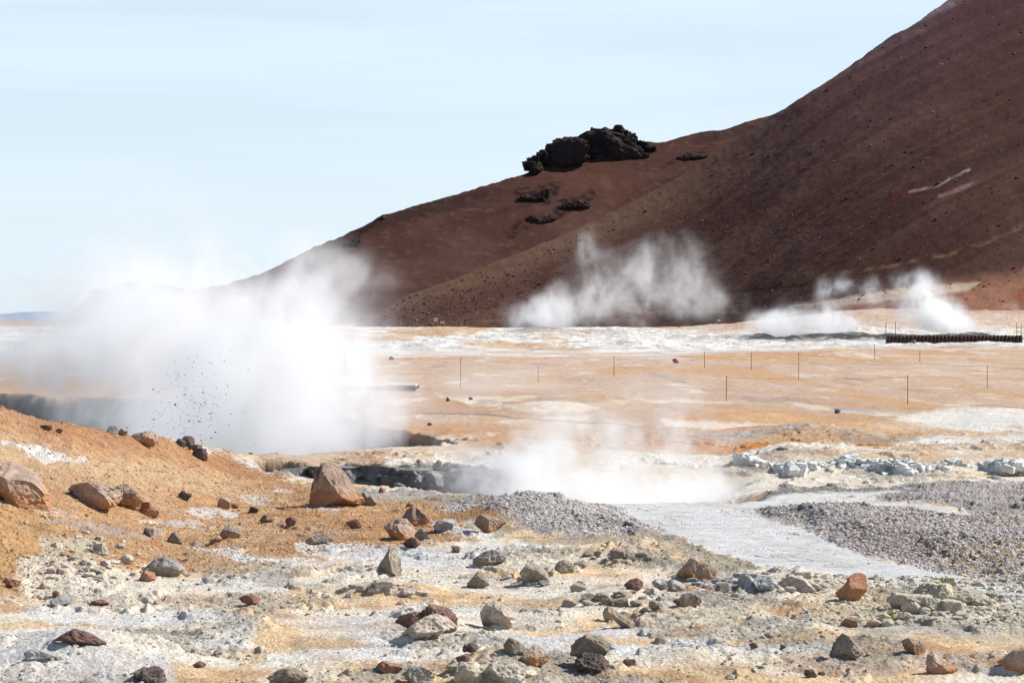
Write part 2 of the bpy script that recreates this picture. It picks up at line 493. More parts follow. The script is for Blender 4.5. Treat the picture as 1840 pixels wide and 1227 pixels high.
    oput(sstep(0.12, 0.35, nD), 'yellow', 0.5)
    oput(sstep(0.05, 0.3, fbm2(X * 3.2, Y * 2.6, 4, 98)), 'tan', 0.55)
    oput(sstep(0.08, 0.35, fbm2(X * 4.5, Y * 4, 4, 99)), 'rust', 0.55)
    oput(1 - sstep(8, 60, V - itp(U, [(0, 730), (90, 747), (180, 775), (290, 803), (400, 826), (480, 850), (2000, 850)])), 'rust', 0.6)
    oput(poly_mask(Uw, Vw, [(-300, 765), (60, 790), (250, 830), (420, 868), (560, 905), (420, 905), (250, 872), (90, 840), (-300, 830)], 14), 'tan', 0.75)
    oput(poly_mask(Uw, Vw, [(-300, 930), (60, 960), (150, 1000), (60, 1060), (-300, 1075)], 30), 'orange', 0.85)
    oput(poly_mask(Uw, Vw, [(540, 900), (700, 905), (900, 925), (900, 975), (700, 985), (540, 960)], 20), 'deep', 0.5)
    om = np.clip(orangeL, 0, 1)[..., None]
    C[..., :3] = C[..., :3] * (1 - om) + o_ * om
    # pale streaks on the orange slope
    for pts, name, kk in (([(20, 800), (70, 808), (130, 828), (110, 832), (60, 818)], 'bluish', .8), ([(60, 797), (110, 808), (190, 835), (170, 838), (100, 818)], 'bluish', .8),
                          ([(85, 905), (120, 915), (170, 932), (150, 935), (100, 922)], 'pink', .8), ([(100, 935), (180, 940), (270, 960), (230, 966), (150, 952)], 'gravel', .6),
                          ([(305, 918), (350, 912), (400, 922), (395, 931), (330, 931)], 'bluish', .8), ([(395, 888), (450, 893), (490, 905), (440, 905)], 'bluish', .7),
                          ([(240, 938), (300, 940), (350, 952), (300, 954)], 'bluish', .6), ([(310, 985), (380, 985), (480, 1003), (620, 1020), (560, 1026), (430, 1012), (330, 998)], 'bluish', .85),
                          ([(545, 985), (640, 982), (780, 995), (900, 1018), (820, 1024), (680, 1010), (560, 998)], 'bluish', .8), ([(500, 882), (560, 884), (545, 890), (500, 890)], 'bluish', .6),
                          ([(510, 958), (600, 955), (680, 962), (600, 970)], 'gravel', .6), ([(770, 940), (840, 950), (930, 965), (880, 975), (790, 965)], 'white', .8),
                          ([(430, 1030), (520, 1032), (600, 1050), (520, 1056), (440, 1044)], 'gravel', .8), ([(575, 912), (620, 914), (615, 922), (580, 921)], 'bluish', .5),
                          ([(350, 1100), (420, 1110), (440, 1135), (380, 1145), (350, 1125)], 'grey', .5)):
        put(m(pts, 5), name, kk)
    put(m([(50, 1005), (150, 1000), (240, 1020), (285, 1060), (200, 1085), (70, 1070), (30, 1040)], 12), 'cream', 0.85)
    put(m([(95, 968), (180, 965), (215, 995), (150, 1005), (100, 995)], 8), 'green', 0.8)
    put(m([(60, 1150), (150, 1130), (280, 1190), (300, 1240), (-100, 1240), (-100, 1160)], 14), 'bluish', 0.7)
    # olive rim around the gravel mound
    put(m([(600, 885), (760, 880), (880, 890), (900, 910), (800, 915), (700, 905)], 8), 'olive', 0.55)
    put(m([(600, 885), (760, 878), (860, 884), (800, 896), (690, 893)], 6), 'gravel', 0.7)
    put(m([(820, 955), (960, 958), (1100, 965), (1210, 975), (1330, 1000), (1400, 1025), (1300, 1020), (1150, 985), (960, 975)], 8), 'olive', 0.6)
    # flats and gravels
    put(flat, 'bluish')
    put(flat * sstep(0.1, 0.5, nC + .5 * nF), 'grey', 0.35)
    put(flat * sstep(0.1, 0.4, fbm2(X * .9, Y * .5, 4, 97)), 'gravel', 0.3)
    put(flat * sstep(0.0, 0.3, fbm2(X * 0.7, Y * 3.0, 3, 81)) * sstep(1000, 1060, V), 'white', 0.6)
    put(crack, 'dark', 0.7)
    put(mL, 'gravel'); put(mL * sstep(0.0, 0.3, nC + nF * .4), 'dark', 0.5); put(m([(850, 905), (905, 895), (960, 905), (940, 918), (870, 918)], 8), 'olive', 0.6)
    put(m([(1380, 908), (1460, 893), (1560, 888), (1600, 900), (1700, 925), (1840, 944), (2400, 965), (2400, 985), (1900, 962), (1750, 942), (1620, 928), (1500, 922)], 5), 'bluish', .8)
    put(mR, 'taupe'); put(mR * sstep(-0.1, 0.3, nB), 'gravel', 0.85)
    put(mR * (1 - sstep(1440, 1600, U)), 'gravel', 0.9); put(mR * sstep(0.05, .3, nD + .15) * sstep(1500, 1700, U), 'ochre', 0.55)
    put(mR * m([(1650, 985), (2300, 980), (2300, 1070), (1840, 1045), (1690, 1030)], 14), 'olive', 0.45)
    put(m([(1372, 905), (1420, 903), (1500, 925), (1480, 945), (1400, 925)], 8) * mR, 'dark', 0.7)
    put(mRR, 'gravel'); put(mRR * sstep(0, .3, nB), 'taupe', 0.8); put(mRB, 'dark', 0.8)
    # ---- the plain beyond
    mid = sstep(35.5, 37.5, Y) * (1 - (p1 > 0.02)) 
    leftbank = (1 - sstep(560, 700, U)) * (1 - sstep(40, 44, Y))
    midc = mid * (1 - leftbank)
    put(midc, 'rose')
    nE = fbm2(X * 0.16, Y * 0.06, 4, 82); nG = fbm2(X * 0.35, Y * 0.10, 5, 83)
    put(midc * sstep(-0.05, 0.2, nG), 'orange', 0.75)
    put(midc * sstep(0.05, 0.3, fbm2(X * 0.5, Y * 0.07, 4, 91)), 'deep', 0.4)
    put(midc * sstep(0.1, 0.3, fbm2(X * 0.6, Y * 0.09, 4, 92)), 'tan', 0.7)
    put(midc * sstep(0.1, 0.4, -nE), 'pink', 0.8)
    put(midc * sstep(0.2, 0.45, nE + .3 * nG), 'rust', 0.35)
    for pts, name, kk, sf in (([(640, 700), (800, 700), (1000, 715), (1250, 735), (1250, 760), (1100, 800), (900, 815), (780, 800), (640, 770)], 'rose', .8, 10),
                          ([(740, 745), (900, 745), (1150, 760), (1100, 772), (900, 765), (760, 757)], 'pink', .8, 4),
                          ([(1200, 742), (1380, 738), (1480, 752), (1600, 758), (1620, 768), (1480, 790), (1300, 776), (1200, 758)], 'band', .85, 8),
                          ([(1210, 746), (1400, 742), (1600, 760), (1480, 786), (1300, 772)], 'ochre', .7, 8),
                          ([(1300, 742), (1420, 745), (1560, 758), (1480, 770), (1350, 762)], 'yellow', .3, 6),
                          ([(1180, 755), (1330, 757), (1440, 768), (1300, 772), (1200, 768)], 'cream', .8, 4),
                          ([(1490, 760), (1560, 758), (1540, 766)], 'cream', .8, 3),
                          ([(1560, 760), (1660, 742), (1780, 738), (2400, 745), (2400, 800), (1840, 800), (1640, 795), (1560, 775)], 'cream', .9, 9),
                          ([(1640, 765), (1760, 757), (1700, 770)], 'grey', .5, 5), ([(1700, 745), (1840, 750), (2000, 760), (1840, 775), (1720, 768)], 'grey', .7, 9), ([(1150, 778), (1300, 790), (1290, 815), (1100, 805)], 'band', .6, 8), ([(1640, 700), (1840, 690), (2300, 688), (2300, 702), (1800, 706)], 'band', .5, 6), ([(1500, 672), (1640, 678), (1840, 672), (2200, 670), (2200, 682), (1700, 688), (1560, 684)], 'band', .45, 5), ([(1620, 752), (1840, 740), (2300, 748), (2300, 775), (1840, 790), (1640, 785)], 'white', .6, 9), ([(1700, 722), (1900, 716), (2200, 720), (1900, 730)], 'cream', .7, 5), ([(780, 768), (900, 776), (1050, 790), (900, 800), (790, 790)], 'band', .35, 8), ([(1400, 700), (1840, 708), (2300, 712), (2300, 735), (1840, 735), (1500, 726)], 'ochre', .5, 6), ([(1000, 715), (1300, 725), (1480, 735), (1300, 742), (1050, 730)], 'tan', .8, 6), ([(1500, 730), (1640, 736), (1600, 744), (1480, 742)], 'gravel', .7, 4),
                          ([(1275, 784), (1350, 776), (1600, 775), (2400, 780), (2400, 835), (1840, 830), (1600, 822), (1480, 800), (1300, 790)], 'tan', .9, 4),
                          ([(1275, 785), (1400, 775), (1560, 778), (1640, 784), (1400, 790), (1310, 790)], 'gravel', .8, 4),
                          ([(1450, 786), (1640, 780), (1560, 806), (1480, 800)], 'taupe', .8, 5),
                          ([(1560, 806), (1640, 790), (1800, 785), (2400, 790), (2400, 826), (1840, 824), (1650, 818)], 'white', .9, 9),
                          ([(1270, 798), (1420, 800), (1600, 812), (1720, 818), (1720, 828), (1560, 828), (1380, 820), (1270, 814)], 'band', .95, 4),
                          ([(1420, 808), (1700, 818), (1660, 824)], 'deep', .5, 4),
                          ([(700, 823), (880, 815), (1100, 812), (1300, 816), (1560, 828), (1840, 832), (2400, 836), (2400, 850), (1300, 845), (1290, 880), (900, 880), (700, 838)], 'cream', .95, 5),
                          ([(905, 730), (960, 720), (1020, 720), (1075, 733), (1000, 741), (930, 738)], 'cream', .8, 7),
                          ([(820, 722), (900, 720), (900, 727), (830, 728)], 'cream', .6, 3),
                          ([(1520, 668), (1660, 664), (1740, 670), (1640, 676), (1540, 674)], 'cream', .7, 3),
                          ([(1720, 655), (1860, 652), (1860, 662), (1740, 662)], 'cream', .7, 3),
                          ([(1740, 685), (2100, 680), (2100, 692), (1760, 692)], 'white', .6, 3),
                          ([(1440, 640), (2300, 620), (2300, 700), (1800, 700), (1600, 690), (1480, 665)], 'tan', .45, 6),
                          ([(640, 637), (760, 640), (830, 645), (700, 652), (640, 650)], 'orange', .6, 4),
                          ([(1220, 636), (1500, 640), (1600, 642), (1400, 650), (1230, 645)], 'orange', .7, 3),
                          ([(1560, 655), (1700, 650), (2300, 640), (2300, 652), (1700, 660)], 'pink', .7, 3)):
        put(m(pts, sf) * mid, name, kk)
    put(path * mid, 'pink', 0.6)
    put(path * mid * sstep(0.0, 0.3, fbm2(X * 0.9, Y * 0.2, 4, 93)), 'rose', 0.5)
    put(mid * sstep(0.18, 0.4, fbm2(X * 0.8, Y * 0.16, 5, 94, .6)) * (1 - sstep(150, 190, Y)), 'deep', 0.4)
    put(mid * sstep(0.2, 0.4, fbm2(X * 0.7, Y * 0.12, 5, 95, .6)) * (1 - sstep(150, 190, Y)), 'cream', 0.5)
    put(m([(1300, 842), (1500, 848), (1700, 850), (2400, 855), (2400, 872), (1640, 870), (1420, 872), (1340, 866)], 5) * sstep(-.15, .15, fbm2(X * 1.5, Y * .8, 3, 101)) * mid, 'ochre', .85)
    put(midc * (1 - far_w) * sstep(0.08, 0.26, fbm2(X * 0.25, Y * 0.035, 5, 104, .6)), 'orange', 0.65)
    put(midc * (1 - far_w) * sstep(0.14, 0.3, fbm2(X * 0.22, Y * 0.05, 5, 105, .6)) * (1 - path), 'cream', 0.6)
    put(midc * (1 - far_w) * sstep(0.2, 0.34, fbm2(X * 0.45, Y * 0.09, 5, 106, .6)), 'taupe', 0.5)
    # dark runnel
    rv = np.abs(Vw - itp(Uw, [(640, 735), (760, 742), (900, 748), (1010, 755), (1100, 760), (1180, 772), (1260, 778)]))
    put((1 - sstep(0.5, 2.2, rv)) * sstep(700, 760, U) * (1 - sstep(1150, 1260, U)) * mid, 'dark', 0.6)
    # white far band
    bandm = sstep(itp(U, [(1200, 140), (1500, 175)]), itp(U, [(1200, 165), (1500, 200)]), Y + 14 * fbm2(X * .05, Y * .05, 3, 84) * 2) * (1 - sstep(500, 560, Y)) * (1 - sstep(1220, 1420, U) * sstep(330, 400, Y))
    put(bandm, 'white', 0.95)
    put(bandm * sstep(0.0, 0.25, nG), 'grey', 0.7)
    put(bandm * sstep(0.05, 0.2, fbm2(X * .5, Y * .12, 4, 96)), 'gravel', 0.6)
    put(bandm * sstep(0.15, 0.4, lump), 'cream', 0.8)
    put(bandm * sstep(0.12, 0.34, fbm2(X * .07, Y * .02, 4, 85)), 'ochre', 0.75)
    put(bandm * sstep(0.1, 0.3, fbm2(X * .15, Y * .05, 4, 86)) * (1 - sstep(230, 300, Y)), 'bluish', 0.8)
    put(bandm * sstep(0.25, 0.5, fbm2(X * .3, Y * .1, 4, 87)), 'dark', 0.4)
    put(m([(700, 597), (800, 590), (900, 593), (840, 605), (730, 608)], 3) * mid, 'ochre', 0.8)
    put(gauss(U, Y, 975, 322, 60, 18), 'taupe', 0.75); put(gauss(U, Y, 1110, 284, 48, 12), 'grey', 0.7)
    # black steaming mud far right
    put(np.clip(gauss(U, Y, 1480, 258, 110, 10) * 1.7 + gauss(U, Y, 1720, 262, 160, 7) * 1.2 + gauss(U, Y, 1372, 257, 30, 6) * 1.5 + gauss(U, Y, 1600, 246, 110, 8) * 1.2 + gauss(U, Y, 1740, 250, 50, 9) * 1.4 + gauss(U, Y, 1425, 242, 18, 4) * 1.6, 0, 1) * sstep(-.35, .15, lump + .1), 'black', 0.95)
    farR = sstep(300, 360, Y) * sstep(1180, 1300, U)
    put(farR, 'pink', 0.9)
    put(farR * sstep(0.0, 0.3, fbm2(X * .03, Y * .012, 4, 88)), 'rust', 0.5)
    put(farR * sstep(0.1, 0.4, fbm2(X * .05, Y * .02, 4, 89)), 'orange', 0.4)
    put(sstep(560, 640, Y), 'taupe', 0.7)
    # pits and pool
    put(leftbank * sstep(36.5, 38, Y) * sstep(400, 460, U), 'tan', 0.7)
    put(sstep(0.03, 0.25, p1), 'black', 0.9); put(sstep(0.01, 0.2, p2), 'mud', 0.95); put(sstep(0.1, 0.4, p3), 'cream', 0.8)
    put(gauss(U, Y, -70, 33.5, 110, 3.4), 'cream', 0.85)
    # fine speckle in the mineral grains
    sp = 1 + 0.3 * nF + 0.18 * pn2(X * 30, Y * 30, 90)
    C[..., :3] *= sp[..., None]
    C[..., 3] = np.clip(gravel * 0.9 + orangeL * 0.6 + rough * 0.4, 0, 1)

    mat, t, b = new_mat('mineral_ground')
    L = t.links.new
    vc = t.nodes.new('ShaderNodeVertexColor'); vc.layer_name = 'mineral'
    geo = t.nodes.new('ShaderNodeNewGeometry')
    cd = t.nodes.new('ShaderNodeTexNoise'); cd.inputs['Scale'].default_value = 55; cd.inputs['Detail'].default_value = 5; cd.inputs['Roughness'].default_value = 0.7
    cf = t.nodes.new('ShaderNodeTexNoise'); cf.inputs['Scale'].default_value = 3.0; cf.inputs['Detail'].default_value = 8; cf.inputs['Roughness'].default_value = 0.65
    vo = t.nodes.new('ShaderNodeTexVoronoi'); vo.inputs['Scale'].default_value = 34
    for n_ in (cd, cf, vo): L(geo.outputs['Position'], n_.inputs['Vector'])
    mr = t.nodes.new('ShaderNodeMapRange'); mr.inputs['From Min'].default_value = 0.3; mr.inputs['From Max'].default_value = 0.7; mr.inputs['To Min'].default_value = 0.72; mr.inputs['To Max'].default_value = 1.22
    L(cd.outputs['Fac'], mr.inputs['Value'])  # speckle: dark grains, with tiny pebble shadows put into the colour too
    mr2 = t.nodes.new('ShaderNodeMapRange'); mr2.inputs['From Min'].default_value = 0.3; mr2.inputs['From Max'].default_value = 0.7; mr2.inputs['To Min'].default_value = 0.84; mr2.inputs['To Max'].default_value = 1.12
    L(cf.outputs['Fac'], mr2.inputs['Value'])
    mu = t.nodes.new('ShaderNodeMath'); mu.operation = 'MULTIPLY'
    L(mr.outputs[0], mu.inputs[0]); L(mr2.outputs[0], mu.inputs[1])
    vm = t.nodes.new('ShaderNodeVectorMath'); vm.operation = 'SCALE'
    L(vc.outputs['Color'], vm.inputs[0]); L(mu.outputs[0], vm.inputs['Scale'])
    L(vm.outputs[0], b.inputs['Base Color'])
    bp = t.nodes.new('ShaderNodeBump'); bp.inputs['Distance'].default_value = 0.03; bp.inputs['Strength'].default_value = 0.75
    ad = t.nodes.new('ShaderNodeMath'); ad.operation = 'ADD'
    L(cd.outputs['Fac'], ad.inputs[0])
    mv = t.nodes.new('ShaderNodeMath'); mv.operation = 'MULTIPLY'; L(vo.outputs['Distance'], mv.inputs[0]); L(vc.outputs['Alpha'], mv.inputs[1])
    L(mv.outputs[0], ad.inputs[1]); L(ad.outputs[0], bp.inputs['Height'])
    L(bp.outputs[0], b.inputs['Normal'])
    b.inputs['Roughness'].default_value = 0.95
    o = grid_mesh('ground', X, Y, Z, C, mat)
    tag(o, kind='structure')
    return ys, us, Z

GY, GU, GZ = build_ground()

def gz(x, y):
    """height of the built ground sheet"""
    u = 920 + F * x / y
    i = np.clip(np.searchsorted(GY, y) - 1, 0, len(GY) - 2); j = np.clip(np.searchsorted(GU, u) - 1, 0, len(GU) - 2)
    a = (y - GY[i]) / (GY[i + 1] - GY[i]); b = (u - GU[j]) / (GU[j + 1] - GU[j])
    return (GZ[i, j] * (1 - a) * (1 - b) + GZ[i + 1, j] * a * (1 - b) + GZ[i, j + 1] * (1 - a) * b + GZ[i + 1, j + 1] * a * b)

def hit(u, v, ymin=12.6):
    """ground point seen along bearing u and row v"""
    j = int(np.clip(np.searchsorted(GU, u), 0, len(GU) - 1))
    ok = GY > ymin
    yy = GY[ok]; zz = GZ[ok, j]
    vv = HZ + F * (H - zz) / yy
    k = np.nonzero(vv <= v)[0]
    y = yy[k[0]] if len(k) else yy[-1]
    return (y * (u - 920) / F, y, float(gz(y * (u - 920) / F, y)))

# ------------------------------------------------------------------ hills
def hill(name, sil, foot, slope, colour, seed, urange=(-700, 2700), step=3.0, nrow=340, rough=1.0, streak=(0.88, 0.48), fz=0.0, roughf=None):
    us = np.arange(urange[0], urange[1], step)
    def smooth_(a_, sg):
        r_ = int(sg * 3 / step); kx = np.exp(-0.5 * (np.arange(-r_, r_ + 1) * step / sg) ** 2)
        return np.convolve(np.pad(a_, r_, mode='edge'), kx / kx.sum(), mode='valid')
    vs = smooth_(itp(us, sil), 7.0); yf = itp(us, foot) if isinstance(foot, list) else np.full(len(us), float(foot))
    yf = smooth_(yf, 110.0)
    s = (HZ - vs) / F
    sl = itp(us, slope) if isinstance(slope, list) else slope
    # crest: z = H + Yc*s ; z = fz + (Yc - yf)*sl
    Yc = (yf * sl + H - fz) / np.maximum(sl - s, 0.05)
    zc = H + Yc * s
    tt = np.concatenate([np.linspace(-0.06, 0.0, 4)[:-1], np.linspace(0, 1, nrow), 1 + np.geomspace(0.004, 0.8, 40)])
    T, U = np.meshgrid(tt, us, indexing='ij')
    Yf = yf[None, :]; YC = Yc[None, :]; ZC = zc[None, :]
    Y = Yf + (YC - Yf) * T
    X = Y * (U - 920) / F
    prof = np.where(T < 0, T * 4, np.where(T <= 1, T * (0.86 + 0.14 * T), 1 - (T - 1) * 0.35 - (T - 1) ** 2 * 1.2))
    Z = fz + (ZC - fz) * prof
    amp = sstep(0.0, 0.12, T) * rough
    a, b = streak
    al = X * a + Y * b; pe = X * b - Y * a
    crown = sstep(0.93, 1.0, T)
    big = fbm2(pe * 0.018, al * 0.004, 3, seed)
    med = fbm2(pe * 0.09, al * 0.016, 4, seed + 3)
    fin = fbm2(X * 0.25, Y * 0.25, 4, seed + 7, 0.6)
    Z = Z + amp * (3.0 * big * (1 - crown) + 0.45 * med * (1 - 0.7 * crown) + 0.28 * fin + 0.10 * np.maximum(0, pn2(X * .9, Y * .9, seed + 9)) + crown * 0.8 * np.maximum(0, fbm2(X * .12, Y * .12, 3, seed + 12)))
    V = HZ - F * (Z - H) / Y
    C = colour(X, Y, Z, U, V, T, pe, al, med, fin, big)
    mat, t, bs = new_mat(name + '_soil')
    L = t.links.new
    vc = t.nodes.new('ShaderNodeVertexColor'); vc.layer_name = 'mineral'
    geo = t.nodes.new('ShaderNodeNewGeometry')
    nz = t.nodes.new('ShaderNodeTexNoise'); nz.inputs['Scale'].default_value = 2.6; nz.inputs['Detail'].default_value = 8; nz.inputs['Roughness'].default_value = 0.75
    L(geo.outputs['Position'], nz.inputs['Vector'])
    mr = t.nodes.new('ShaderNodeMapRange'); mr.inputs['From Min'].default_value = 0.3; mr.inputs['From Max'].default_value = 0.7; mr.inputs['To Min'].default_value = 0.6; mr.inputs['To Max'].default_value = 1.4
    L(nz.outputs['Fac'], mr.inputs['Value'])
    vm = t.nodes.new('ShaderNodeVectorMath'); vm.operation = 'SCALE'
    L(vc.outputs['Color'], vm.inputs[0]); L(mr.outputs[0], vm.inputs['Scale']); L(vm.outputs[0], bs.inputs['Base Color'])
    bp = t.nodes.new('ShaderNodeBump'); bp.inputs['Distance'].default_value = 0.12; bp.inputs['Strength'].default_value = 0.4
    L(nz.outputs['Fac'], bp.inputs['Height']); L(bp.outputs[0], bs.inputs['Normal'])
    bs.inputs['Roughness'].default_value = 1.0; bs.inputs['Specular IOR Level'].default_value = 0.05
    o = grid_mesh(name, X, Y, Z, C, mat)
    tag(o, kind='structure')
    return (us, Y, Z)

def mixput(C, mask, col, k=1.0):
    mk = np.clip(mask * k, 0, 1)[..., None]
    C[:] = C * (1 - mk) + np.array(col) * mk

def along(U, V, pts, w_):
    """distance mask to a polyline"""
    d = np.full(U.shape, 1e9)
    for (ax, ay), (bx, by) in zip(pts[:-1], pts[1:]):
        ex, ey = bx - ax, by - ay
        t = np.clip(((U - ax) * ex + (V - ay) * ey) / (ex * ex + ey * ey), 0, 1)
        d = np.minimum(d, np.hypot(U - ax - ex * t, V - ay - ey * t))
    return 1 - sstep(w_ * 0.5, w_, d)

KH = 0.225
BR = lin((90, 60, 53), KH * 2.6); BR2 = lin((104, 74, 66), KH * 2.6); PLUM = lin((96, 68, 72), KH * 2.6); OLV = lin((130, 102, 82), KH * 2.6); DK = lin((58, 42, 38), KH * 2.6)
RED = lin((140, 76, 52), KH * 2.6); PALE = lin((198, 168, 160), KH * 2.6); REDD = lin((120, 50, 42), KH * 2.6)

def colA(X, Y, Z, U, V, T, pe, al, med, fin, big):
    C = np.zeros(X.shape + (3,)) + BR
    n = fbm2(X * 0.05, Y * 0.03, 4, 131); st = fbm2(pe * 0.06, al * 0.006, 4, 133)
    mixput(C, sstep(-0.1, 0.3, n), BR2, 0.7)
    mixput(C, sstep(0.0, 0.45, st), DK, 0.32)
    mixput(C, sstep(0.05, 0.4, -st), OLV, 0.16)
    mixput(C, sstep(0.55, 0.95, T) * sstep(1200, 1450, U), PLUM, 0.8)
    mixput(C, sstep(0.70, 0.97, T + 0.08 * st) * (1 - sstep(1250, 1450, U)), OLV, 0.35)
    mixput(C, sstep(0.10, 0.3, st) * sstep(0.72, .9, T) * sstep(1250, 1400, U), PALE, 0.16)
    mixput(C, sstep(0.28, 0.5, fin) * sstep(-0.1, .3, n), OLV, 0.5)
    fs_ = fbm2(pe * 0.35, al * 0.018, 4, 137)
    mixput(C, sstep(0.05, 0.4, fs_), DK, 0.28); mixput(C, sstep(0.05, 0.4, -fs_), OLV, 0.22)
    mixput(C, sstep(0.74, 0.9, T + 0.05 * st) * (1 - sstep(1150, 1400, U)), lin((140, 112, 92), .45), 0.5)
    mixput(C, sstep(0.2, 0.4, fbm2(pe * .12, al * .01, 3, 139)), lin((126, 92, 80), .5), 0.4)
    mixput(C, (1 - sstep(0.0, 0.6, T)) * (1 - sstep(800, 1100, U)), OLV, 0.35)
    Un = U + 6 * fbm2(X * .2, Y * .1, 3, 140); Vn = V + 3 * fbm2(X * .3, Y * .1, 3, 141)
    mixput(C, along(Un, Vn, [(648, 588), (645, 565), (660, 545), (690, 525), (740, 510), (800, 488)], 4), lin((170, 136, 110), .5), 0.6)
    mixput(C, along(Un, Vn, [(1635, 345), (1680, 335), (1715, 318), (1740, 305)], 3.0) * sstep(-.45, .1, fin), lin((226, 200, 195), .5), 0.7)
    mixput(C, along(Un, Vn, [(1690, 352), (1750, 330)], 5), PALE, 0.4)
    mixput(C, along(Un, Vn, [(1610, 352), (1650, 345), (1720, 345)], 16) * sstep(-.3, .3, fin), REDD, 0.4)
    mixput(C, along(Un, Vn, [(1480, 495), (1600, 478), (1700, 458), (1780, 432), (1860, 395), (2100, 280)], 5) * sstep(-.2, .3, fin), lin((172, 140, 104), .45), 0.7)
    mixput(C, along(Un, Vn, [(1180, 540), (1350, 520), (1450, 512)], 3), DK, 0.8)
    mixput(C, along(Un, Vn, [(860, 578), (1050, 565), (1200, 560), (1330, 562)], 3), OLV, 0.7)
    mixput(C, along(Un, Vn, [(1540, 85), (1640, 45), (1700, 15)], 22) * sstep(0.0, .3, st), lin((170, 150, 160), .5), 0.45)
    base = sstep(0, 1, (Vn - itp(U, [(600, 600), (1150, 590), (1300, 556), (1480, 535), (1600, 508), (1700, 488), (1860, 468), (2100, 440)])) / 48 + .25 * n)
    mixput(C, base, lin((196, 140, 112), .65), 0.85)
    mixput(C, base * sstep(0.05, 0.3, fbm2(X * .08, Y * .03, 4, 150)), lin((170, 96, 66), .6), 0.7)
    mixput(C, base * sstep(0.1, 0.3, fbm2(X * .06, Y * .03, 4, 151)), lin((226, 196, 176), .65), 0.7)
    mixput(C, poly_mask(Un, Vn, [(1420, 550), (1520, 535), (1650, 512), (1760, 508), (1740, 522), (1600, 540), (1500, 552)], 4), lin((230, 204, 176), .7), 0.9)
    return C

def colB(X, Y, Z, U, V, T, pe, al, med, fin, big):
    C = np.zeros(X.shape + (3,)) + BR
    n = fbm2(X * 0.03, Y * 0.03, 4, 161); st = fbm2(pe * 0.05, al * 0.008, 4, 163)
    mixput(C, sstep(-0.1, 0.3, n), BR2, 0.8)
    mixput(C, sstep(0.0, 0.35, st), DK, 0.7)
    mixput(C, sstep(0.15, 0.4, fin), OLV, 0.35)
    q = np.sqrt(((U - 1075) / 85) ** 2 + ((V - 320) / 52) ** 2)
    mixput(C, 1 - sstep(0.4, 1.3, q), lin((116, 78, 64), .45), 0.6)
    Un = U + 6 * fbm2(X * .1, Y * .1, 3, 170); Vn = V + 3 * fbm2(X * .1, Y * .1, 3, 171)
    mixput(C, along(Un, Vn, [(1085, 315), (1095, 345), (1100, 365), (1115, 352), (1130, 335)], 10) * sstep(-.3, .3, n), lin((140, 92, 70), .5), 0.45)
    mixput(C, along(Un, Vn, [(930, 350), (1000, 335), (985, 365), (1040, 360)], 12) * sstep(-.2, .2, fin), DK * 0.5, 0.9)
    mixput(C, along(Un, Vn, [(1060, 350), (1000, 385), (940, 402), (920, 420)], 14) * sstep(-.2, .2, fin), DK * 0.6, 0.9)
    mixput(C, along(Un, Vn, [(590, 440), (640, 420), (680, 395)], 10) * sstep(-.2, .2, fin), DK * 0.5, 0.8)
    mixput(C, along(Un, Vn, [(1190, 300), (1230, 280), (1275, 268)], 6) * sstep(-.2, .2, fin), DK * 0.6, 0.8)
    return C

SIL_A = [(-800, 600), (560, 596), (620, 590), (650, 578), (700, 550), (740, 531), (800, 508), (900, 468), (1000, 428), (1100, 382), (1200, 330), (1300, 266), (1383, 212), (1410, 196),
         (1440, 178), (1500, 138), (1548, 104), (1590, 72), (1640, 46), (1705, 0), (1740, -30), (1840, -110), (2000, -190), (2300, -260), (2700, -300)]
SIL_B = [(-800, 596), (60, 592), (110, 578), (150, 545), (165, 530), (195, 522), (225, 509), (260, 504), (300, 512), (340, 521), (400, 513), (440, 504), (480, 487),
         (560, 447), (610, 427), (690, 388), (740, 372), (830, 347), (900, 326), (950, 311), (985, 290), (1030, 268), (1060, 258), (1100, 250), (1150, 256), (1185, 258), (1220, 248), (1260, 237), (1300, 234), (1340, 220), (1383, 208), (1450, 190), (1600, 180), (2700, 200)]
HA = hill('slope', SIL_A, [(500, 505), (1200, 500), (1500, 455), (1840, 430), (2700, 400)], 0.50, colA, 101, fz=-0.3)
HB = hill('ridge', SIL_B, 760, 0.42, colB, 201, fz=-1.0, step=3.0, nrow=260, rough=1.3)
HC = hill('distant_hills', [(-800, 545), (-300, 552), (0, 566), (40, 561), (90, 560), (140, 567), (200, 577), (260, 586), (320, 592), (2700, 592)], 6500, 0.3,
          lambda X, Y, *a: np.zeros(X.shape + (3,)) + np.array([0.17, 0.27, 0.42]), 301, urange=(-900, 420), step=8, nrow=40, rough=4, fz=-2)  # blue of the hazy air put into the hills' own colour

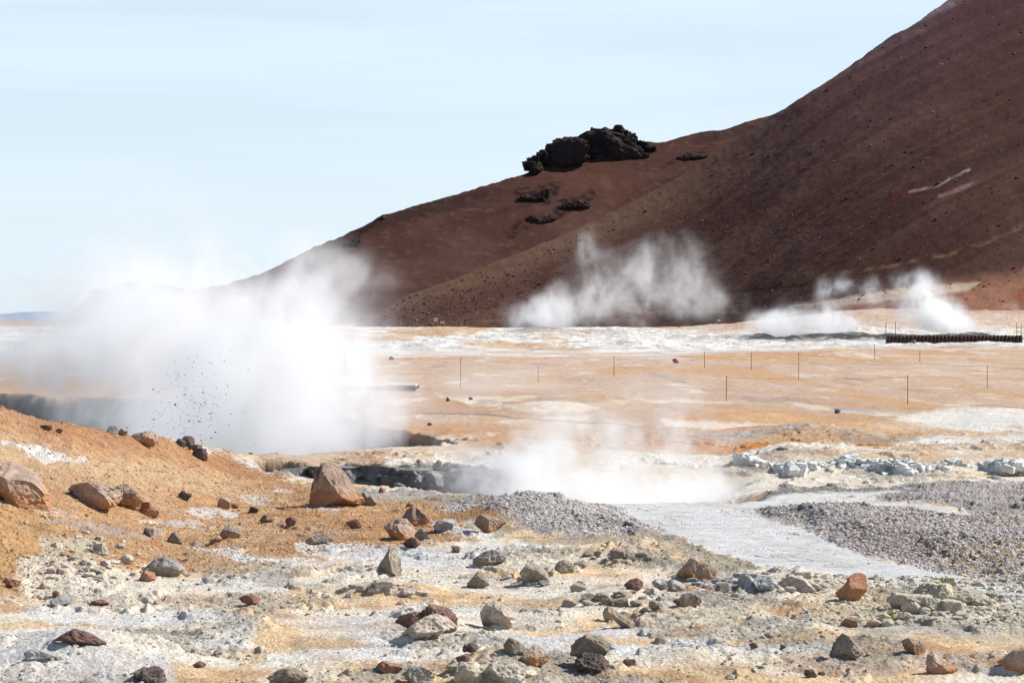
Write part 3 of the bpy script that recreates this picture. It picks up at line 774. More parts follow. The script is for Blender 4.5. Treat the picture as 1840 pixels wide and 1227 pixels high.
# ------------------------------------------------------------------ stone materials
def stone_mat(name, ca, cb, cc=None, stain=None, bump=0.012, scale=6.0, k=0.92):
    m, t, b = new_mat(name)
    L = t.links.new
    tcn = t.nodes.new('ShaderNodeTexCoord')
    n = t.nodes.new('ShaderNodeTexNoise'); n.inputs['Scale'].default_value = scale; n.inputs['Detail'].default_value = 9; n.inputs['Roughness'].default_value = 0.7
    n2 = t.nodes.new('ShaderNodeTexNoise'); n2.inputs['Scale'].default_value = scale * 7; n2.inputs['Detail'].default_value = 6; n2.inputs['Roughness'].default_value = 0.75
    oi = t.nodes.new('ShaderNodeObjectInfo')
    va = t.nodes.new('ShaderNodeVectorMath'); va.operation = 'ADD'
    geo = t.nodes.new('ShaderNodeNewGeometry')
    L(geo.outputs['Position'], va.inputs[0]); L(oi.outputs['Random'], va.inputs[1])
    L(va.outputs[0], n.inputs['Vector']); L(va.outputs[0], n2.inputs['Vector'])
    r = t.nodes.new('ShaderNodeValToRGB'); e = r.color_ramp.elements
    e[0].position = 0.36; e[0].color = (*lin(ca, k), 1); e[1].position = 0.62; e[1].color = (*lin(cb, k), 1)
    if cc:
        q = e.new(0.72); q.color = (*lin(cc, k), 1)
    L(n.outputs['Fac'], r.inputs['Fac'])
    mr = t.nodes.new('ShaderNodeMapRange'); mr.inputs['From Min'].default_value = 0.3; mr.inputs['From Max'].default_value = 0.7; mr.inputs['To Min'].default_value = 0.62; mr.inputs['To Max'].default_value = 1.42
    L(n2.outputs['Fac'], mr.inputs['Value'])
    rv = t.nodes.new('ShaderNodeMapRange'); rv.inputs['To Min'].default_value = 0.85; rv.inputs['To Max'].default_value = 1.12
    L(oi.outputs['Random'], rv.inputs['Value'])
    mm = t.nodes.new('ShaderNodeMath'); mm.operation = 'MULTIPLY'; L(mr.outputs[0], mm.inputs[0]); L(rv.outputs[0], mm.inputs[1])
    vm = t.nodes.new('ShaderNodeVectorMath'); vm.operation = 'SCALE'
    src = r.outputs[0]
    if stain:
        # mineral dust clinging to the lower flanks
        sp = t.nodes.new('ShaderNodeSeparateXYZ'); L(tcn.outputs['Generated'], sp.inputs[0])
        a1 = t.nodes.new('ShaderNodeMath'); a1.operation = 'MULTIPLY_ADD'; L(n.outputs['Fac'], a1.inputs[0]); a1.inputs[1].default_value = 0.9; L(sp.outputs[2], a1.inputs[2])
        m2 = t.nodes.new('ShaderNodeMapRange'); m2.inputs['From Min'].default_value = 0.72; m2.inputs['From Max'].default_value = 1.05; m2.inputs['To Min'].default_value = 0.9; m2.inputs['To Max'].default_value = 0.0
        L(a1.outputs[0], m2.inputs['Value'])
        mx = t.nodes.new('ShaderNodeMix'); mx.data_type = 'RGBA'; L(m2.outputs[0], mx.inputs['Factor']); L(src, mx.inputs['A']); mx.inputs['B'].default_value = (*lin(stain, k), 1)
        src = mx.outputs['Result']
    L(src, vm.inputs[0]); L(mm.outputs[0], vm.inputs['Scale']); L(vm.outputs[0], b.inputs['Base Color'])
    bp = t.nodes.new('ShaderNodeBump'); bp.inputs['Distance'].default_value = bump * 1.5; bp.inputs['Strength'].default_value = 1.0
    L(n2.outputs['Fac'], bp.inputs['Height']); L(bp.outputs[0], b.inputs['Normal'])
    b.inputs['Roughness'].default_value = 0.95
    return m

M_ = dict(
    tan=stone_mat('tan_tuff', (150, 128, 112), (192, 168, 150), (206, 190, 176), stain=(186, 136, 98)),
    grey=stone_mat('grey_basalt', (122, 114, 108), (168, 158, 150), (190, 182, 174), stain=(166, 146, 120)),
    dark=stone_mat('dark_basalt', (78, 68, 64), (124, 110, 104), (146, 132, 124)),
    brown=stone_mat('rust_brown_stone', (122, 90, 76), (168, 128, 104), (186, 150, 126)),
    red=stone_mat('dark_red_scoria', (104, 78, 70), (150, 118, 106), (168, 142, 128)),
    orange=stone_mat('orange_stone', (158, 112, 86), (192, 144, 114), (180, 142, 126)),
    pale=stone_mat('pale_altered_stone', (170, 154, 138), (212, 200, 184), (226, 218, 206)),
    olive=stone_mat('olive_grey_stone', (136, 124, 108), (182, 168, 148), (200, 188, 170)),
    bluegrey=stone_mat('blue_grey_stone', (150, 148, 146), (194, 191, 188), (212, 208, 204)),
    green=stone_mat('greenish_sinter', (180, 170, 150), (216, 206, 186), (228, 220, 206)),
    sulfur=stone_mat('yellow_sulphur_crust', (190, 184, 132), (218, 212, 156), (226, 222, 186), k=.8),
    lava=stone_mat('black_lava', (40, 33, 34), (70, 58, 56), (112, 84, 72), bump=0.3, scale=0.35),
    crumb=stone_mat('crust_crumbs', (160, 150, 132), (200, 190, 172), (216, 208, 192)),
    gravel=stone_mat('grey_gravel', (186, 177, 172), (214, 206, 200), (228, 221, 214), k=1.0),
    rubble=stone_mat('ochre_crumbs', (176, 128, 86), (214, 168, 120), (220, 182, 140)),
    crag=stone_mat('brown_lava_ledge', (52, 38, 36), (84, 62, 56), (112, 80, 68), bump=0.3, scale=0.5, k=.8),
    wallrock=stone_mat('wet_dark_wall_rock', (112, 109, 108), (158, 153, 149), (188, 181, 172), bump=0.03, scale=2.2),
    ledge=stone_mat('cracked_white_sinter', (206, 207, 202), (238, 238, 234), (244, 240, 232), stain=(206, 150, 98), bump=0.02, scale=3.5, k=1.0),
)

_ico = {}
def ico(sub):
    if sub in _ico: return _ico[sub]
    t = (1 + 5 ** 0.5) / 2
    v = [(-1, t, 0), (1, t, 0), (-1, -t, 0), (1, -t, 0), (0, -1, t), (0, 1, t), (0, -1, -t), (0, 1, -t), (t, 0, -1), (t, 0, 1), (-t, 0, -1), (-t, 0, 1)]
    f = [(0, 11, 5), (0, 5, 1), (0, 1, 7), (0, 7, 10), (0, 10, 11), (1, 5, 9), (5, 11, 4), (11, 10, 2), (10, 7, 6), (7, 1, 8), (3, 9, 4), (3, 4, 2), (3, 2, 6), (3, 6, 8), (3, 8, 9), (4, 9, 5), (2, 4, 11), (6, 2, 10), (8, 6, 7), (9, 8, 1)]
    v = np.array(v, dtype=np.float64); v /= np.linalg.norm(v, axis=1)[:, None]; f = np.array(f)
    for _ in range(sub):
        e = np.sort(np.concatenate([f[:, [0, 1]], f[:, [1, 2]], f[:, [2, 0]]]), axis=1)
        ue, inv = np.unique(e, axis=0, return_inverse=True); inv = inv.ravel()
        mid = v[ue[:, 0]] + v[ue[:, 1]]; mid /= np.linalg.norm(mid, axis=1)[:, None]
        n = len(v); k = len(f)
        a, b, c = inv[:k] + n, inv[k:2 * k] + n, inv[2 * k:] + n
        v = np.concatenate([v, mid])
        f = np.concatenate([np.stack([f[:, 0], a, c], 1), np.stack([f[:, 1], b, a], 1), np.stack([f[:, 2], c, b], 1), np.stack([a, b, c], 1)])
    _ico[sub] = (v, f)
    return v, f

def stone_shape(sub, seed, facets=11, cut=(0.50, 0.86), rough=0.06, prof=None, aspect=(1, 1, 1), lumpy=0.18, pits_=0.0, boxy=False):
    """a broken stone in a box -0.5..0.5 (x, y) and 0..1 (z)"""
    v, f = ico(sub)
    rg = np.random.default_rng(seed)
    p = v.copy()
    p = p * (1 + lumpy * fbm3(v * 1.3 + seed * 3.7, 3, seed % 50)[:, None] * 2)
    if boxy:
        for ax in ((1, 0, 0), (-1, 0, 0), (0, 1, 0), (0, -1, 0), (0, 0, 1), (0, 0, -1)):
            n = np.array(ax) + rg.normal(0, .16, 3); n /= np.linalg.norm(n)
            s = p @ n - rg.uniform(.42, .6); p = p - n * (np.maximum(s, 0) * .97)[:, None]
    for _ in range(facets):
        n = rg.normal(size=3); n[2] = n[2] * 0.8 + 0.1; n /= np.linalg.norm(n)
        d = rg.uniform(*cut)
        s = p @ n - d
        p = p - n * (np.maximum(s, 0) * 0.985)[:, None]
    q = p * np.array(aspect)
    nr = fbm3(q * 2.6 + seed, 3, 7) * 0.5 + fbm3(q * 7 + seed, 4, 9) * 0.55 - np.abs(fbm3(q * 4 + seed, 3, 13)) * 0.5
    p = p + v * (nr * rough * 2.2)[:, None]
    if pits_:
        h = pn3(q * 9 + seed, 17); p = p - v * (np.maximum(0, h - 0.15) * pits_)[:, None]
    lo, hi = p.min(0), p.max(0)
    p = (p - lo) / (hi - lo); p[:, :2] -= 0.5
    # flat seat
    z = np.maximum((p[:, 2] - 0.16) / 0.84, -0.14); p[:, 2] = z
    if prof:
        xs = np.linspace(-0.5, 0.5, len(prof))
        bins = np.linspace(-0.5, 0.5, 33); top = np.array([p[(p[:, 0] >= a) & (p[:, 0] <= b), 2].max(initial=0.02) for a, b in zip(bins[:-1], bins[1:])])
        cur = np.interp(p[:, 0], (bins[:-1] + bins[1:]) / 2, np.convolve(np.pad(top, 1, mode='edge'), [.25, .5, .25], 'valid'))
        tgt = np.interp(p[:, 0], xs, prof)
        kz = np.clip(tgt / np.maximum(cur, 0.12), 0, 3.0)
        p[:, 2] = np.where(p[:, 2] > 0, p[:, 2] * kz, p[:, 2])
        p[:, 2] /= max(p[:, 2].max(), 0.3)
    return p, f

GR = {}
def rock(u0, u1, vt, vb, mat, label, name='rock', cat='rock', prof=None, seed=None, depth=0.8, sub=4, facets=13, rough=0.07, lumpy=0.20, pits_=0.0, Y=None, z0=None, group='rocks lying about the hot ground', cut=(0.42, 0.8), turn=0.0, sink=0.0, parts=()):
    u = (u0 + u1) / 2
    if Y is None: x, y, z = hit(u, vb)
    else: y = Y; x = Y * (u - 920) / F; z = z0 if z0 is not None else float(gz(x, y))
    wd = (u1 - u0) * y / F; ht = (vb - vt) * y / F
    seed = seed if seed is not None else int(u0 * 7 + vb)
    p, f = stone_shape(sub, seed, facets, cut, rough, prof, (1, 1, ht / wd), lumpy, pits_)
    d = depth * min(wd, ht * 2.2)
    P = p * np.array([wd, d, ht * 1.03])
    c, s = math.cos(turn), math.sin(turn)
    P[:, 0], P[:, 1] = P[:, 0] * c - P[:, 1] * s, P[:, 0] * s + P[:, 1] * c
    o = raw_mesh(name, P, f, M_[mat])
    yc = y + d * 0.42
    o.location = (yc * (u - 920) / F, yc, z - 0.02 * ht - sink if Y is not None else min(z, float(gz(yc * (u - 920) / F, yc))) - 0.03 * ht - sink)
    # keep the apparent foot where it belongs
    tag(o, label, cat, group)
    return o

# ------------------------------------------------------------------ named stones, each as seen
B = 'boulder'
rock(-30, 90, 834, 913, 'tan', 'big tan boulder with an orange underside at the left end of the orange slope', B, B, prof=[.75, .8, .95, 1, .9, .82, .7, .45, .12], sub=5, rough=.05, seed=41, facets=12)
rock(556, 656, 834, 911, 'tan', 'biggest lone boulder, pale topped and orange sided, before the dark crevice wall', B, B, prof=[.55, .95, 1, .98, .92, .8, .55, .28, .2], sub=6, rough=.05, seed=52, facets=10)
rock(644, 678, 884, 909, 'grey', 'small grey stone touching the right foot of the biggest lone boulder', prof=[.3, .9, .6, .7, .4])
rock(118, 226, 866, 913, 'tan', 'long low tan slab of rock lying down the orange slope', B, B, prof=[.55, .85, .95, 1, .95, .8, .6], sub=5, rough=.07, pits_=.1, seed=63, turn=-.25, depth=.7)
rock(190, 260, 872, 912, 'tan', 'knobbly pitted rock at the right end of the long low slab', sub=5, rough=.13, pits_=.25, seed=64, prof=[.6, .9, 1, .8, .4])
rock(251, 288, 906, 931, 'orange', 'orange squared stone just below the knobbly pitted rock', prof=[.9, 1, .95, .7, .4])
rock(191, 213, 769, 784, 'grey', 'grey stone on the skyline of the orange slope, first of a row by the steam', Y=30.2)
rock(209, 231, 776, 789, 'grey', 'flat grey stone on the skyline between a round stone and a wide block', Y=30.5)
rock(231, 282, 776, 801, 'tan', 'wide brown block on the skyline of the orange slope before the steam', prof=[.5, .8, .9, 1, 1, .85], Y=30.8, sub=5)
rock(322, 351, 789, 812, 'dark', 'dark round stone on top of the small pile at the edge of the steam', Y=33.8, facets=6, lumpy=.1)
rock(316, 335, 799, 814, 'dark', 'small dark stone at the left end of the pile at the edge of the steam', Y=33.3, facets=6)
rock(343, 366, 796, 813, 'dark', 'dark brown stone at the back right of the pile at the edge of the steam', Y=34.0, facets=6)
rock(345, 374, 802, 822, 'dark', 'dark stone leaning at the lower right of the pile at the edge of the steam', Y=33.0, facets=6)
rock(72, 95, 742, 752, 'red', 'flat dark red stone on the crest above the tan boulder', Y=27.6)
rock(98, 114, 746, 755, 'red', 'little dark stone on the crest just right of the flat red one', Y=27.8)
rock(318, 345, 883, 900, 'dark', 'rough dark lump with crumbs around it on the orange slope', rough=.14)
rock(391, 415, 891, 914, 'tan', 'pale upright stone beside a pale streak on the orange slope', prof=[.5, .9, 1, .9, .6])
rock(415, 430, 904, 914, 'brown', 'small brown stone close right of a pale upright one')
rock(446, 466, 910, 922, 'dark', 'dark small stone right of the pale upright stone')
rock(466, 491, 926, 940, 'red', 'dark red stone in the orange between pale streaks', prof=[.3, .9, 1, .7, .5])
rock(512, 533, 929, 947, 'red', 'rounded dark brown stone on orange ground left of the biggest boulder', facets=7)
rock(394, 432, 941, 968, 'grey', 'sharp grey pyramid shaped stone on the orange slope', prof=[.35, .75, 1, .8, .45], facets=8, cut=(.4, .7))
rock(376, 398, 964, 977, 'brown', 'low brown stone just below the sharp grey pyramid stone')
rock(301, 332, 957, 977, 'grey', 'grey wedge stone left of the brown stone on the orange slope', prof=[.4, .9, 1, .6, .3], cut=(.4, .7))
rock(257, 277, 950, 965, 'dark', 'dark crumbly stone above the grey wedge stone', rough=.12)
rock(250, 340, 1001, 1036, 'grey', 'wide grey slab stone with a shaded right face at the foot of the orange slope', B, B, prof=[.3, .6, .95, 1, .85, .65, .2], sub=5, facets=14, cut=(.35, .7))
rock(249, 279, 1026, 1045, 'orange', 'orange brown stone tucked under the left front of the wide grey slab')
rock(362, 383, 1037, 1050, 'bluegrey', 'round grey stone in the cream ground right of the wide grey slab', facets=6)
rock(428, 468, 1068, 1087, 'brown', 'rust brown block with a flat top in the cream ground', prof=[.6, .9, 1, .95, .6])
rock(89, 129, 1072, 1091, 'bluegrey', 'dark blue grey flat stone on white ground at the left', prof=[.5, .8, 1, .9, .7])
rock(70, 84, 1045, 1058, 'pale', 'little upright pinkish stone left of the pale mound', prof=[.4, 1, .7])
rock(94, 107, 1061, 1074, 'red', 'tiny dark red stone just above the blue grey flat stone')
rock(8, 38, 1042, 1055, 'brown', 'low brown crumbly stone at the left edge of the orange slope', rough=.14)
rock(160, 196, 1078, 1090, 'brown', 'low brown lump on the border of orange and white ground', rough=.12)
rock(345, 371, 1188, 1199, 'red', 'small reddish stone on yellow ground near the bottom left', prof=[.4, 1, .6])
rock(689, 758, 932, 971, 'tan', 'tan front stone of the cluster right of the biggest boulder', B, B, prof=[.6, .85, 1, .95, .6, .5], sub=5, seed=71)
rock(717, 778, 911, 946, 'tan', 'tan stone rising behind the front stone of the cluster', B, B, prof=[.4, .75, 1, .8, .55, .3], sub=5, seed=73, facets=9)
rock(745, 775, 946, 970, 'grey', 'grey stone wedged at the right of the tan front stone')
rock(778, 820, 934, 954, 'bluegrey', 'blue grey rubble stone at the right end of the tan cluster', rough=.12)
rock(722, 757, 964, 984, 'red', 'reddish flat stone lying in front of the tan cluster', prof=[.4, .7, 1, .9, .5])
rock(621, 651, 933, 950, 'brown', 'rounded rust stone alone between boulder and tan cluster', facets=7)
rock(852, 910, 925, 957, 'tan', 'blocky tan stone with a shaded split beside the dark gravel mound', B, B, prof=[.7, 1, .95, .85, .7, .5], sub=5, seed=77)
rock(547, 600, 962, 979, 'olive', 'flat olive grey stone on the orange ground', prof=[.4, .8, 1, .9, .5])
rock(810, 828, 981, 993, 'red', 'small dark stone below the blocky tan stone')
rock(680, 693, 876, 887, 'orange', 'little orange stone on the brink of the dark crevice')
rock(729, 745, 902, 911, 'orange', 'little orange flake above the tan cluster')
rock(676, 723, 990, 1036, 'olive', 'dark peaked stone with a sunny right face, like a small tent', B, B, prof=[.25, .6, 1, .95, .5], sub=5, facets=8, cut=(.35, .65), seed=82)
rock(848, 912, 989, 1016, 'grey', 'long knobbly grey stone on yellowish ground', prof=[.3, .6, .9, 1, .9, .7], rough=.12, sub=5)
rock(838, 880, 1027, 1057, 'olive', 'olive wedge stone pointing up right of the tent shaped stone', prof=[.2, .6, 1, .8, .3], cut=(.4, .7))
rock(933, 987, 1014, 1052, 'olive', 'rough rounded olive grey stone with blue crust at its left', B, B, prof=[.6, 1, .95, .85, .5], sub=5, rough=.1)
rock(996, 1032, 1007, 1030, 'olive', 'smooth small grey stone right of the rough rounded one', facets=6, prof=[.5, .9, 1, .9, .6])
rock(1030, 1058, 1007, 1021, 'grey', 'low grey stone behind the smooth small one')
rock(1213, 1275, 1001, 1043, 'tan', 'big cracked boulder, left half, at the edge of the white mudflat', B, B, prof=[.2, .6, .95, 1, .9, .4], sub=5, facets=9, seed=88)
rock(1250, 1290, 1012, 1042, 'tan', 'right half of the big cracked boulder by the white mudflat', B, B, prof=[.5, .9, 1, .8, .6], sub=5, seed=89)
rock(1121, 1156, 1038, 1060, 'red', 'dark red stone on rusty ground, left of the split grey stone', prof=[.5, .9, 1, .7])
rock(1171, 1202, 1040, 1060, 'bluegrey', 'left block of the low split grey stone on rusty ground', prof=[.7, 1, .9, .8])
rock(1198, 1234, 1042, 1063, 'bluegrey', 'right block of the low split grey stone on rusty ground', prof=[.8, 1, .8, .5])
rock(1257, 1281, 1047, 1058, 'red', 'thin reddish sliver between the split stone and a round grey stone', prof=[.9, .6, .3])
rock(1285, 1310, 1047, 1064, 'grey', 'round grey stone below the big cracked boulder', facets=6)
rock(1220, 1262, 1066, 1089, 'grey', 'grey stone with rusty crumbs at its left on yellow ground', prof=[.8, 1, .95, .8, .5])
rock(1208, 1230, 1076, 1089, 'brown', 'rusty crumb lying against a grey stone on yellow ground', rough=.12)
rock(1083, 1112, 1089, 1117, 'olive', 'upper knob of the two lobed olive stone', prof=[.7, 1, .9, .6])
rock(1100, 1142, 1098, 1129, 'olive', 'lower lobe of the two lobed olive stone on white ground', prof=[1, .85, .7, .45, .2])
rock(862, 928, 1084, 1132, 'pale', 'pale cracked boulder with a greyish flank in the cream ground', B, B, prof=[.6, .95, 1, .85, .75, .4], sub=5, facets=14)
rock(706, 770, 1099, 1133, 'red', 'dark red rock at the left of the mound with a grey front', B, B, prof=[.3, .75, .9, 1, .9, .8], sub=5, rough=.1)
rock(757, 824, 1090, 1135, 'red', 'brown rock at the back right of the mound with a grey front', B, B, prof=[.9, 1, .9, .8, .5], sub=5, rough=.1)
rock(720, 824, 1106, 1153, 'pale', 'grey cream rock face slumping forward between the dark red rocks', B, B, prof=[.3, .6, .9, 1, .85, .45], sub=5, facets=14, rough=.09)
rock(1024, 1096, 1156, 1196, 'olive', 'big light topped stone with dark underside near the bottom centre', B, B, prof=[.35, .75, 1, .95, .9, .6], sub=5, rough=.09, seed=94, sink=-.06)
rock(1030, 1098, 1178, 1213, 'dark', 'dark base rock under the light topped stone near the bottom centre', prof=[.6, 1, 1, .9, .5], sub=5, rough=.1, depth=1.0)
rock(904, 945, 1148, 1176, 'olive', 'dark olive stone left of a brown triangular one', prof=[.5, 1, .9, .7, .4])
rock(936, 987, 1161, 1199, 'tan', 'brown triangular stone with a shaded right side near the bottom centre', B, B, prof=[.5, .75, 1, .8, .5], sub=5, facets=9)
rock(1078, 1113, 1156, 1168, 'bluegrey', 'flat blue grey flake behind the light topped stone', prof=[.8, 1, .8, .5])
rock(1119, 1143, 1183, 1197, 'red', 'small dark red stone right of the light topped stone', facets=7)
rock(1345, 1362, 1155, 1166, 'brown', 'small brown stone alone on peach ground at the bottom right', facets=7)
rock(1401, 1413, 1157, 1165, 'dark', 'tiny dark stone right of the small brown one on peach ground')
rock(1036, 1053, 1044, 1053, 'olive', 'low olive stone on the yellow strip')
rock(830, 862, 1156, 1172, 'dark', 'dark mossy lump in grey crust at the bottom centre', rough=.16)
rock(818, 846, 1177, 1191, 'red', 'dark reddish flat stone under the mossy lump')
rock(676, 724, 1191, 1214, 'brown', 'flat rust brown stone near the bottom edge', prof=[.7, 1, .8, .7, .4])
rock(725, 782, 1196, 1232, 'bluegrey', 'jagged blue grey rock cut by the bottom edge', rough=.13, sub=5)
rock(1502, 1558, 1031, 1081, 'orange', 'bright orange brown boulder shaped like a tooth beside the sulphur mound', B, B, prof=[.3, .55, .9, 1, .98, .9], sub=5, rough=.03, facets=9, lumpy=.1, seed=97)
rock(1556, 1586, 1111, 1127, 'tan', 'tan stone in the rubble before the sulphur mound', facets=8)
rock(1508, 1542, 1110, 1127, 'brown', 'brown stone at the left of the rubble before the sulphur mound')
rock(1584, 1604, 1112, 1124, 'pale', 'pale stone touching the tan one before the sulphur mound')
rock(1490, 1552, 1137, 1185, 'olive', 'grey pyramid boulder with a block leaning on its right, casting a blue shadow', B, B, prof=[.3, .75, 1, .9, .65, .35], sub=5, facets=9, cut=(.4, .72), seed=98)
rock(1513, 1542, 1158, 1185, 'olive', 'small block leaning against the front of the grey pyramid boulder', facets=8)
rock(1619, 1665, 1146, 1177, 'tan', 'greyish block with a flat lit top above the orange streak', B, B, prof=[.8, 1, .9, .8, .6], sub=5)
rock(1663, 1721, 1171, 1211, 'tan', 'pinkish boulder with a peak at its left end and a long right slope', B, B, prof=[.8, 1, .75, .6, .4, .25], sub=5, facets=10)
rock(1790, 1862, 1165, 1208, 'tan', 'pinkish angular boulder cut by the right edge', B, B, prof=[.35, .6, .9, 1, .9, .8], sub=5, facets=12)
rock(1444, 1470, 1202, 1217, 'dark', 'dark crumbly stone near the bottom right, larger of two', rough=.13)
rock(1470, 1484, 1207, 1214, 'dark', 'tiny dark stone beside a larger dark crumbly one at the bottom right')
rock(92, 195, 1131, 1163, 'red', 'rusty dark ridge of rock crowning the white mound at the bottom left', B, B, prof=[.3, .7, 1, .85, .55, .2], sub=5, rough=.14, depth=.6)
rock(40, 100, 1168, 1192, 'bluegrey', 'blue grey flat outcrop on the flank of the white mound at the bottom left', prof=[.6, 1, .8, .4], rough=.1)
rock(240, 300, 1200, 1232, 'dark', 'dark mossy rock cut by the bottom edge at the left', rough=.14)
rock(478, 560, 1199, 1232, 'olive', 'low olive crust rock on the bottom edge left of the middle', rough=.12, prof=[.4, .8, 1, .8, .5])
# distant stones
rock(1208, 1220, 644, 653, 'brown', 'small triangular stone far out on the pinkish plain by the rope posts', facets=7)
rock(1499, 1511, 734, 743, 'dark', 'dark triangular stone at the top of the yellow orange patch', facets=7)
rock(1393, 1416, 804, 810, 'dark', 'dark flat stone on the orange strip above the cracked ledge', prof=[.5, 1, .8, .5])
rock(801, 809, 714, 722, 'brown', 'left of two small far stones beyond the boardwalk')
rock(842, 850, 713, 719, 'grey', 'right of two small far stones beyond the boardwalk')
rock(768, 776, 759, 765, 'dark', 'small stone on the rose plain above the crevice')
rock(698, 709, 640, 647, 'dark', 'dark round stone at the border of the white band')
rock(748, 756, 824, 832, 'red', 'small red stone on the flat top of the crevice wall')
rock(446, 455, 822, 828, 'dark', 'tiny dark stone on the tan bank against the steam', Y=39.6)
rock(1636, 1646, 610, 617, 'dark', 'dark stone in the white ground under the retaining wall')
rock(1215, 1222, 584, 588, 'dark', 'tiny far stone on the white skyline near the slope')

# outcrops of altered, crumbling rock: one mesh each of fused blocks
def outcrop(spec, mat, name, label, cat='outcrop', group=None, sub=3, rough=.1, parent=None):
    """blocks that touch are one body of rock; blocks that lie free are stones of their own"""
    bl = []
    for i, (u0, u1, vt, vb) in enumerate(spec):
        u = (u0 + u1) / 2
        x, y, z = hit(u, vb)
        wd = (u1 - u0) * y / F; ht = (vb - vt) * y / F
        p, f = stone_shape(sub, int(abs(u0 * 3 + vt * 5)) + i, 9, (.45, .85), rough, None, (1, 1, max(.3, ht / wd)), .2, boxy=(i % 4 == 0))
        d = min(wd, ht * 2.2)
        bl.append((p * np.array([wd, d, ht]) + np.array([x, y + d * .4, z - .16 * ht]), f, np.array([x, y + d * .4]), np.array([wd, d])))
    n = len(bl); comp = list(range(n))
    def root_(i):
        while comp[i] != i: i = comp[i]
        return i
    for i in range(n):
        for j in range(i):
            if np.all(np.abs(bl[i][2] - bl[j][2]) < (bl[i][3] + bl[j][3]) * .40): comp[root_(i)] = root_(j)
    sets = {}
    for i in range(n): sets.setdefault(root_(i), []).append(i)
    order = sorted(sets.values(), key=lambda q: -sum(bl[i][3][0] for i in q))
    main_ = None
    for r_, q in enumerate(order):
        vs, fs, k = [], [], 0
        org = np.array([*bl[q[0]][2], bl[q[0]][0][:, 2].min()])
        for i in q:
            vs.append(bl[i][0] - org); fs.append(bl[i][1] + k); k += len(bl[i][0])
        o = raw_mesh(name if r_ == 0 else 'loose_block', np.concatenate(vs), np.concatenate(fs), M_[mat])
        o.location = org
        if r_ == 0:
            main_ = o
            if parent is None: tag(o, label, cat, group)
        elif parent is None:
            tag(o, 'loose block beside the ' + ' '.join(label.split()[:10]), 'stone', 'loose blocks beside the ' + ' '.join(label.split()[:8]))
        if parent is not None:
            o.location = org - np.array(parent.location); o.parent = parent; o.name = name
    return main_

def scatter_spec(rg, n, ucent, us_, vcent, vs_, smin, smax, ar=0.6):
    r = []
    for _ in range(n):
        u = rg.normal(ucent, us_); v = rg.normal(vcent, vs_); s = rg.uniform(smin, smax)
        r.append((u - s / 2, u + s / 2, v - s * ar * rg.uniform(.5, 1), v))
    return r

rg = np.random.default_rng(5)
so = outcrop([(1600, 1680, 1062, 1095), (1640, 1720, 1048, 1085), (1690, 1770, 1052, 1086), (1655, 1700, 1070, 1100), (1690, 1735, 1075, 1102), (1620, 1660, 1078, 1103), (1730, 1800, 1062, 1088), (1675, 1720, 1046, 1066)]
             + scatter_spec(rg, 46, 1680, 55, 1092, 14, 8, 30), 'green', 'sulphur_mound', 'crumbly grey green mound crowned with yellow sulphur crust', 'mound', sub=4, rough=.12)
outcrop([(1672, 1696, 1040, 1058), (1690, 1719, 1036, 1060), (1680, 1706, 1048, 1062)], 'sulfur', 'sulphur_crust', None, sub=4, rough=.14, parent=so)
outcrop([(1584, 1602, 1100, 1114), (1596, 1610, 1094, 1106), (1602, 1614, 1102, 1112)], 'sulfur', 'sulphur_stone', 'small yellow green sulphur stones just left of the crumbly mound', 'stone', sub=3)
outcrop(scatter_spec(rg, 34, 1350, 30, 1052, 8, 10, 34) + [(1325, 1370, 1028, 1056), (1355, 1400, 1032, 1060)], 'bluegrey', 'outcrop', 'low grey crumbling outcrop below the mudflat, left one beside the cracked boulder', sub=4)
outcrop(scatter_spec(rg, 26, 1430, 26, 1056, 6, 10, 34) + [(1405, 1470, 1028, 1064)], 'pale', 'outcrop', 'pale slab outcrop with a dark crack left of the tooth shaped orange boulder', sub=4)
outcrop(scatter_spec(rg, 30, 880, 38, 1215, 10, 14, 44) + [(815, 880, 1185, 1230), (870, 945, 1182, 1232)], 'green', 'outcrop', 'yellowish grey crumbling outcrop at the bottom edge near the middle', sub=4)
outcrop(scatter_spec(rg, 26, 175, 30, 988, 9, 8, 24) + [(165, 195, 972, 996), (208, 240, 994, 1014)], 'green', 'outcrop', 'greenish white crumbling outcrop on the orange slope above the pale mound', sub=3)
outcrop(scatter_spec(rg, 30, 150, 45, 1028, 10, 8, 24), 'pale', 'outcrop', 'pale broken crust scattered over the cream mound at the left', sub=3)
outcrop(scatter_spec(rg, 24, 690, 40, 1062, 8, 8, 30) + [(670, 715, 1040, 1062)], 'pale', 'outcrop', 'cream crumbly outcrop right below the tent shaped stone', sub=3)
outcrop(scatter_spec(rg, 24, 1110, 45, 1082, 8, 8, 34), 'olive', 'outcrop', 'low olive crust outcrop above the two lobed stone', sub=3)
outcrop(scatter_spec(rg, 18, 950, 20, 1048, 4, 8, 22), 'bluegrey', 'outcrop', 'bluish crust around the rough rounded olive stone', sub=3)
outcrop(scatter_spec(rg, 22, 1265, 28, 1046, 4, 8, 22), 'bluegrey', 'outcrop', 'bluish crust around the foot of the big cracked boulder', sub=3)
outcrop(scatter_spec(rg, 26, 1120, 40, 1003, 5, 8, 30), 'olive', 'outcrop', 'olive crust ring on the low swell before the gravel mound', sub=3)

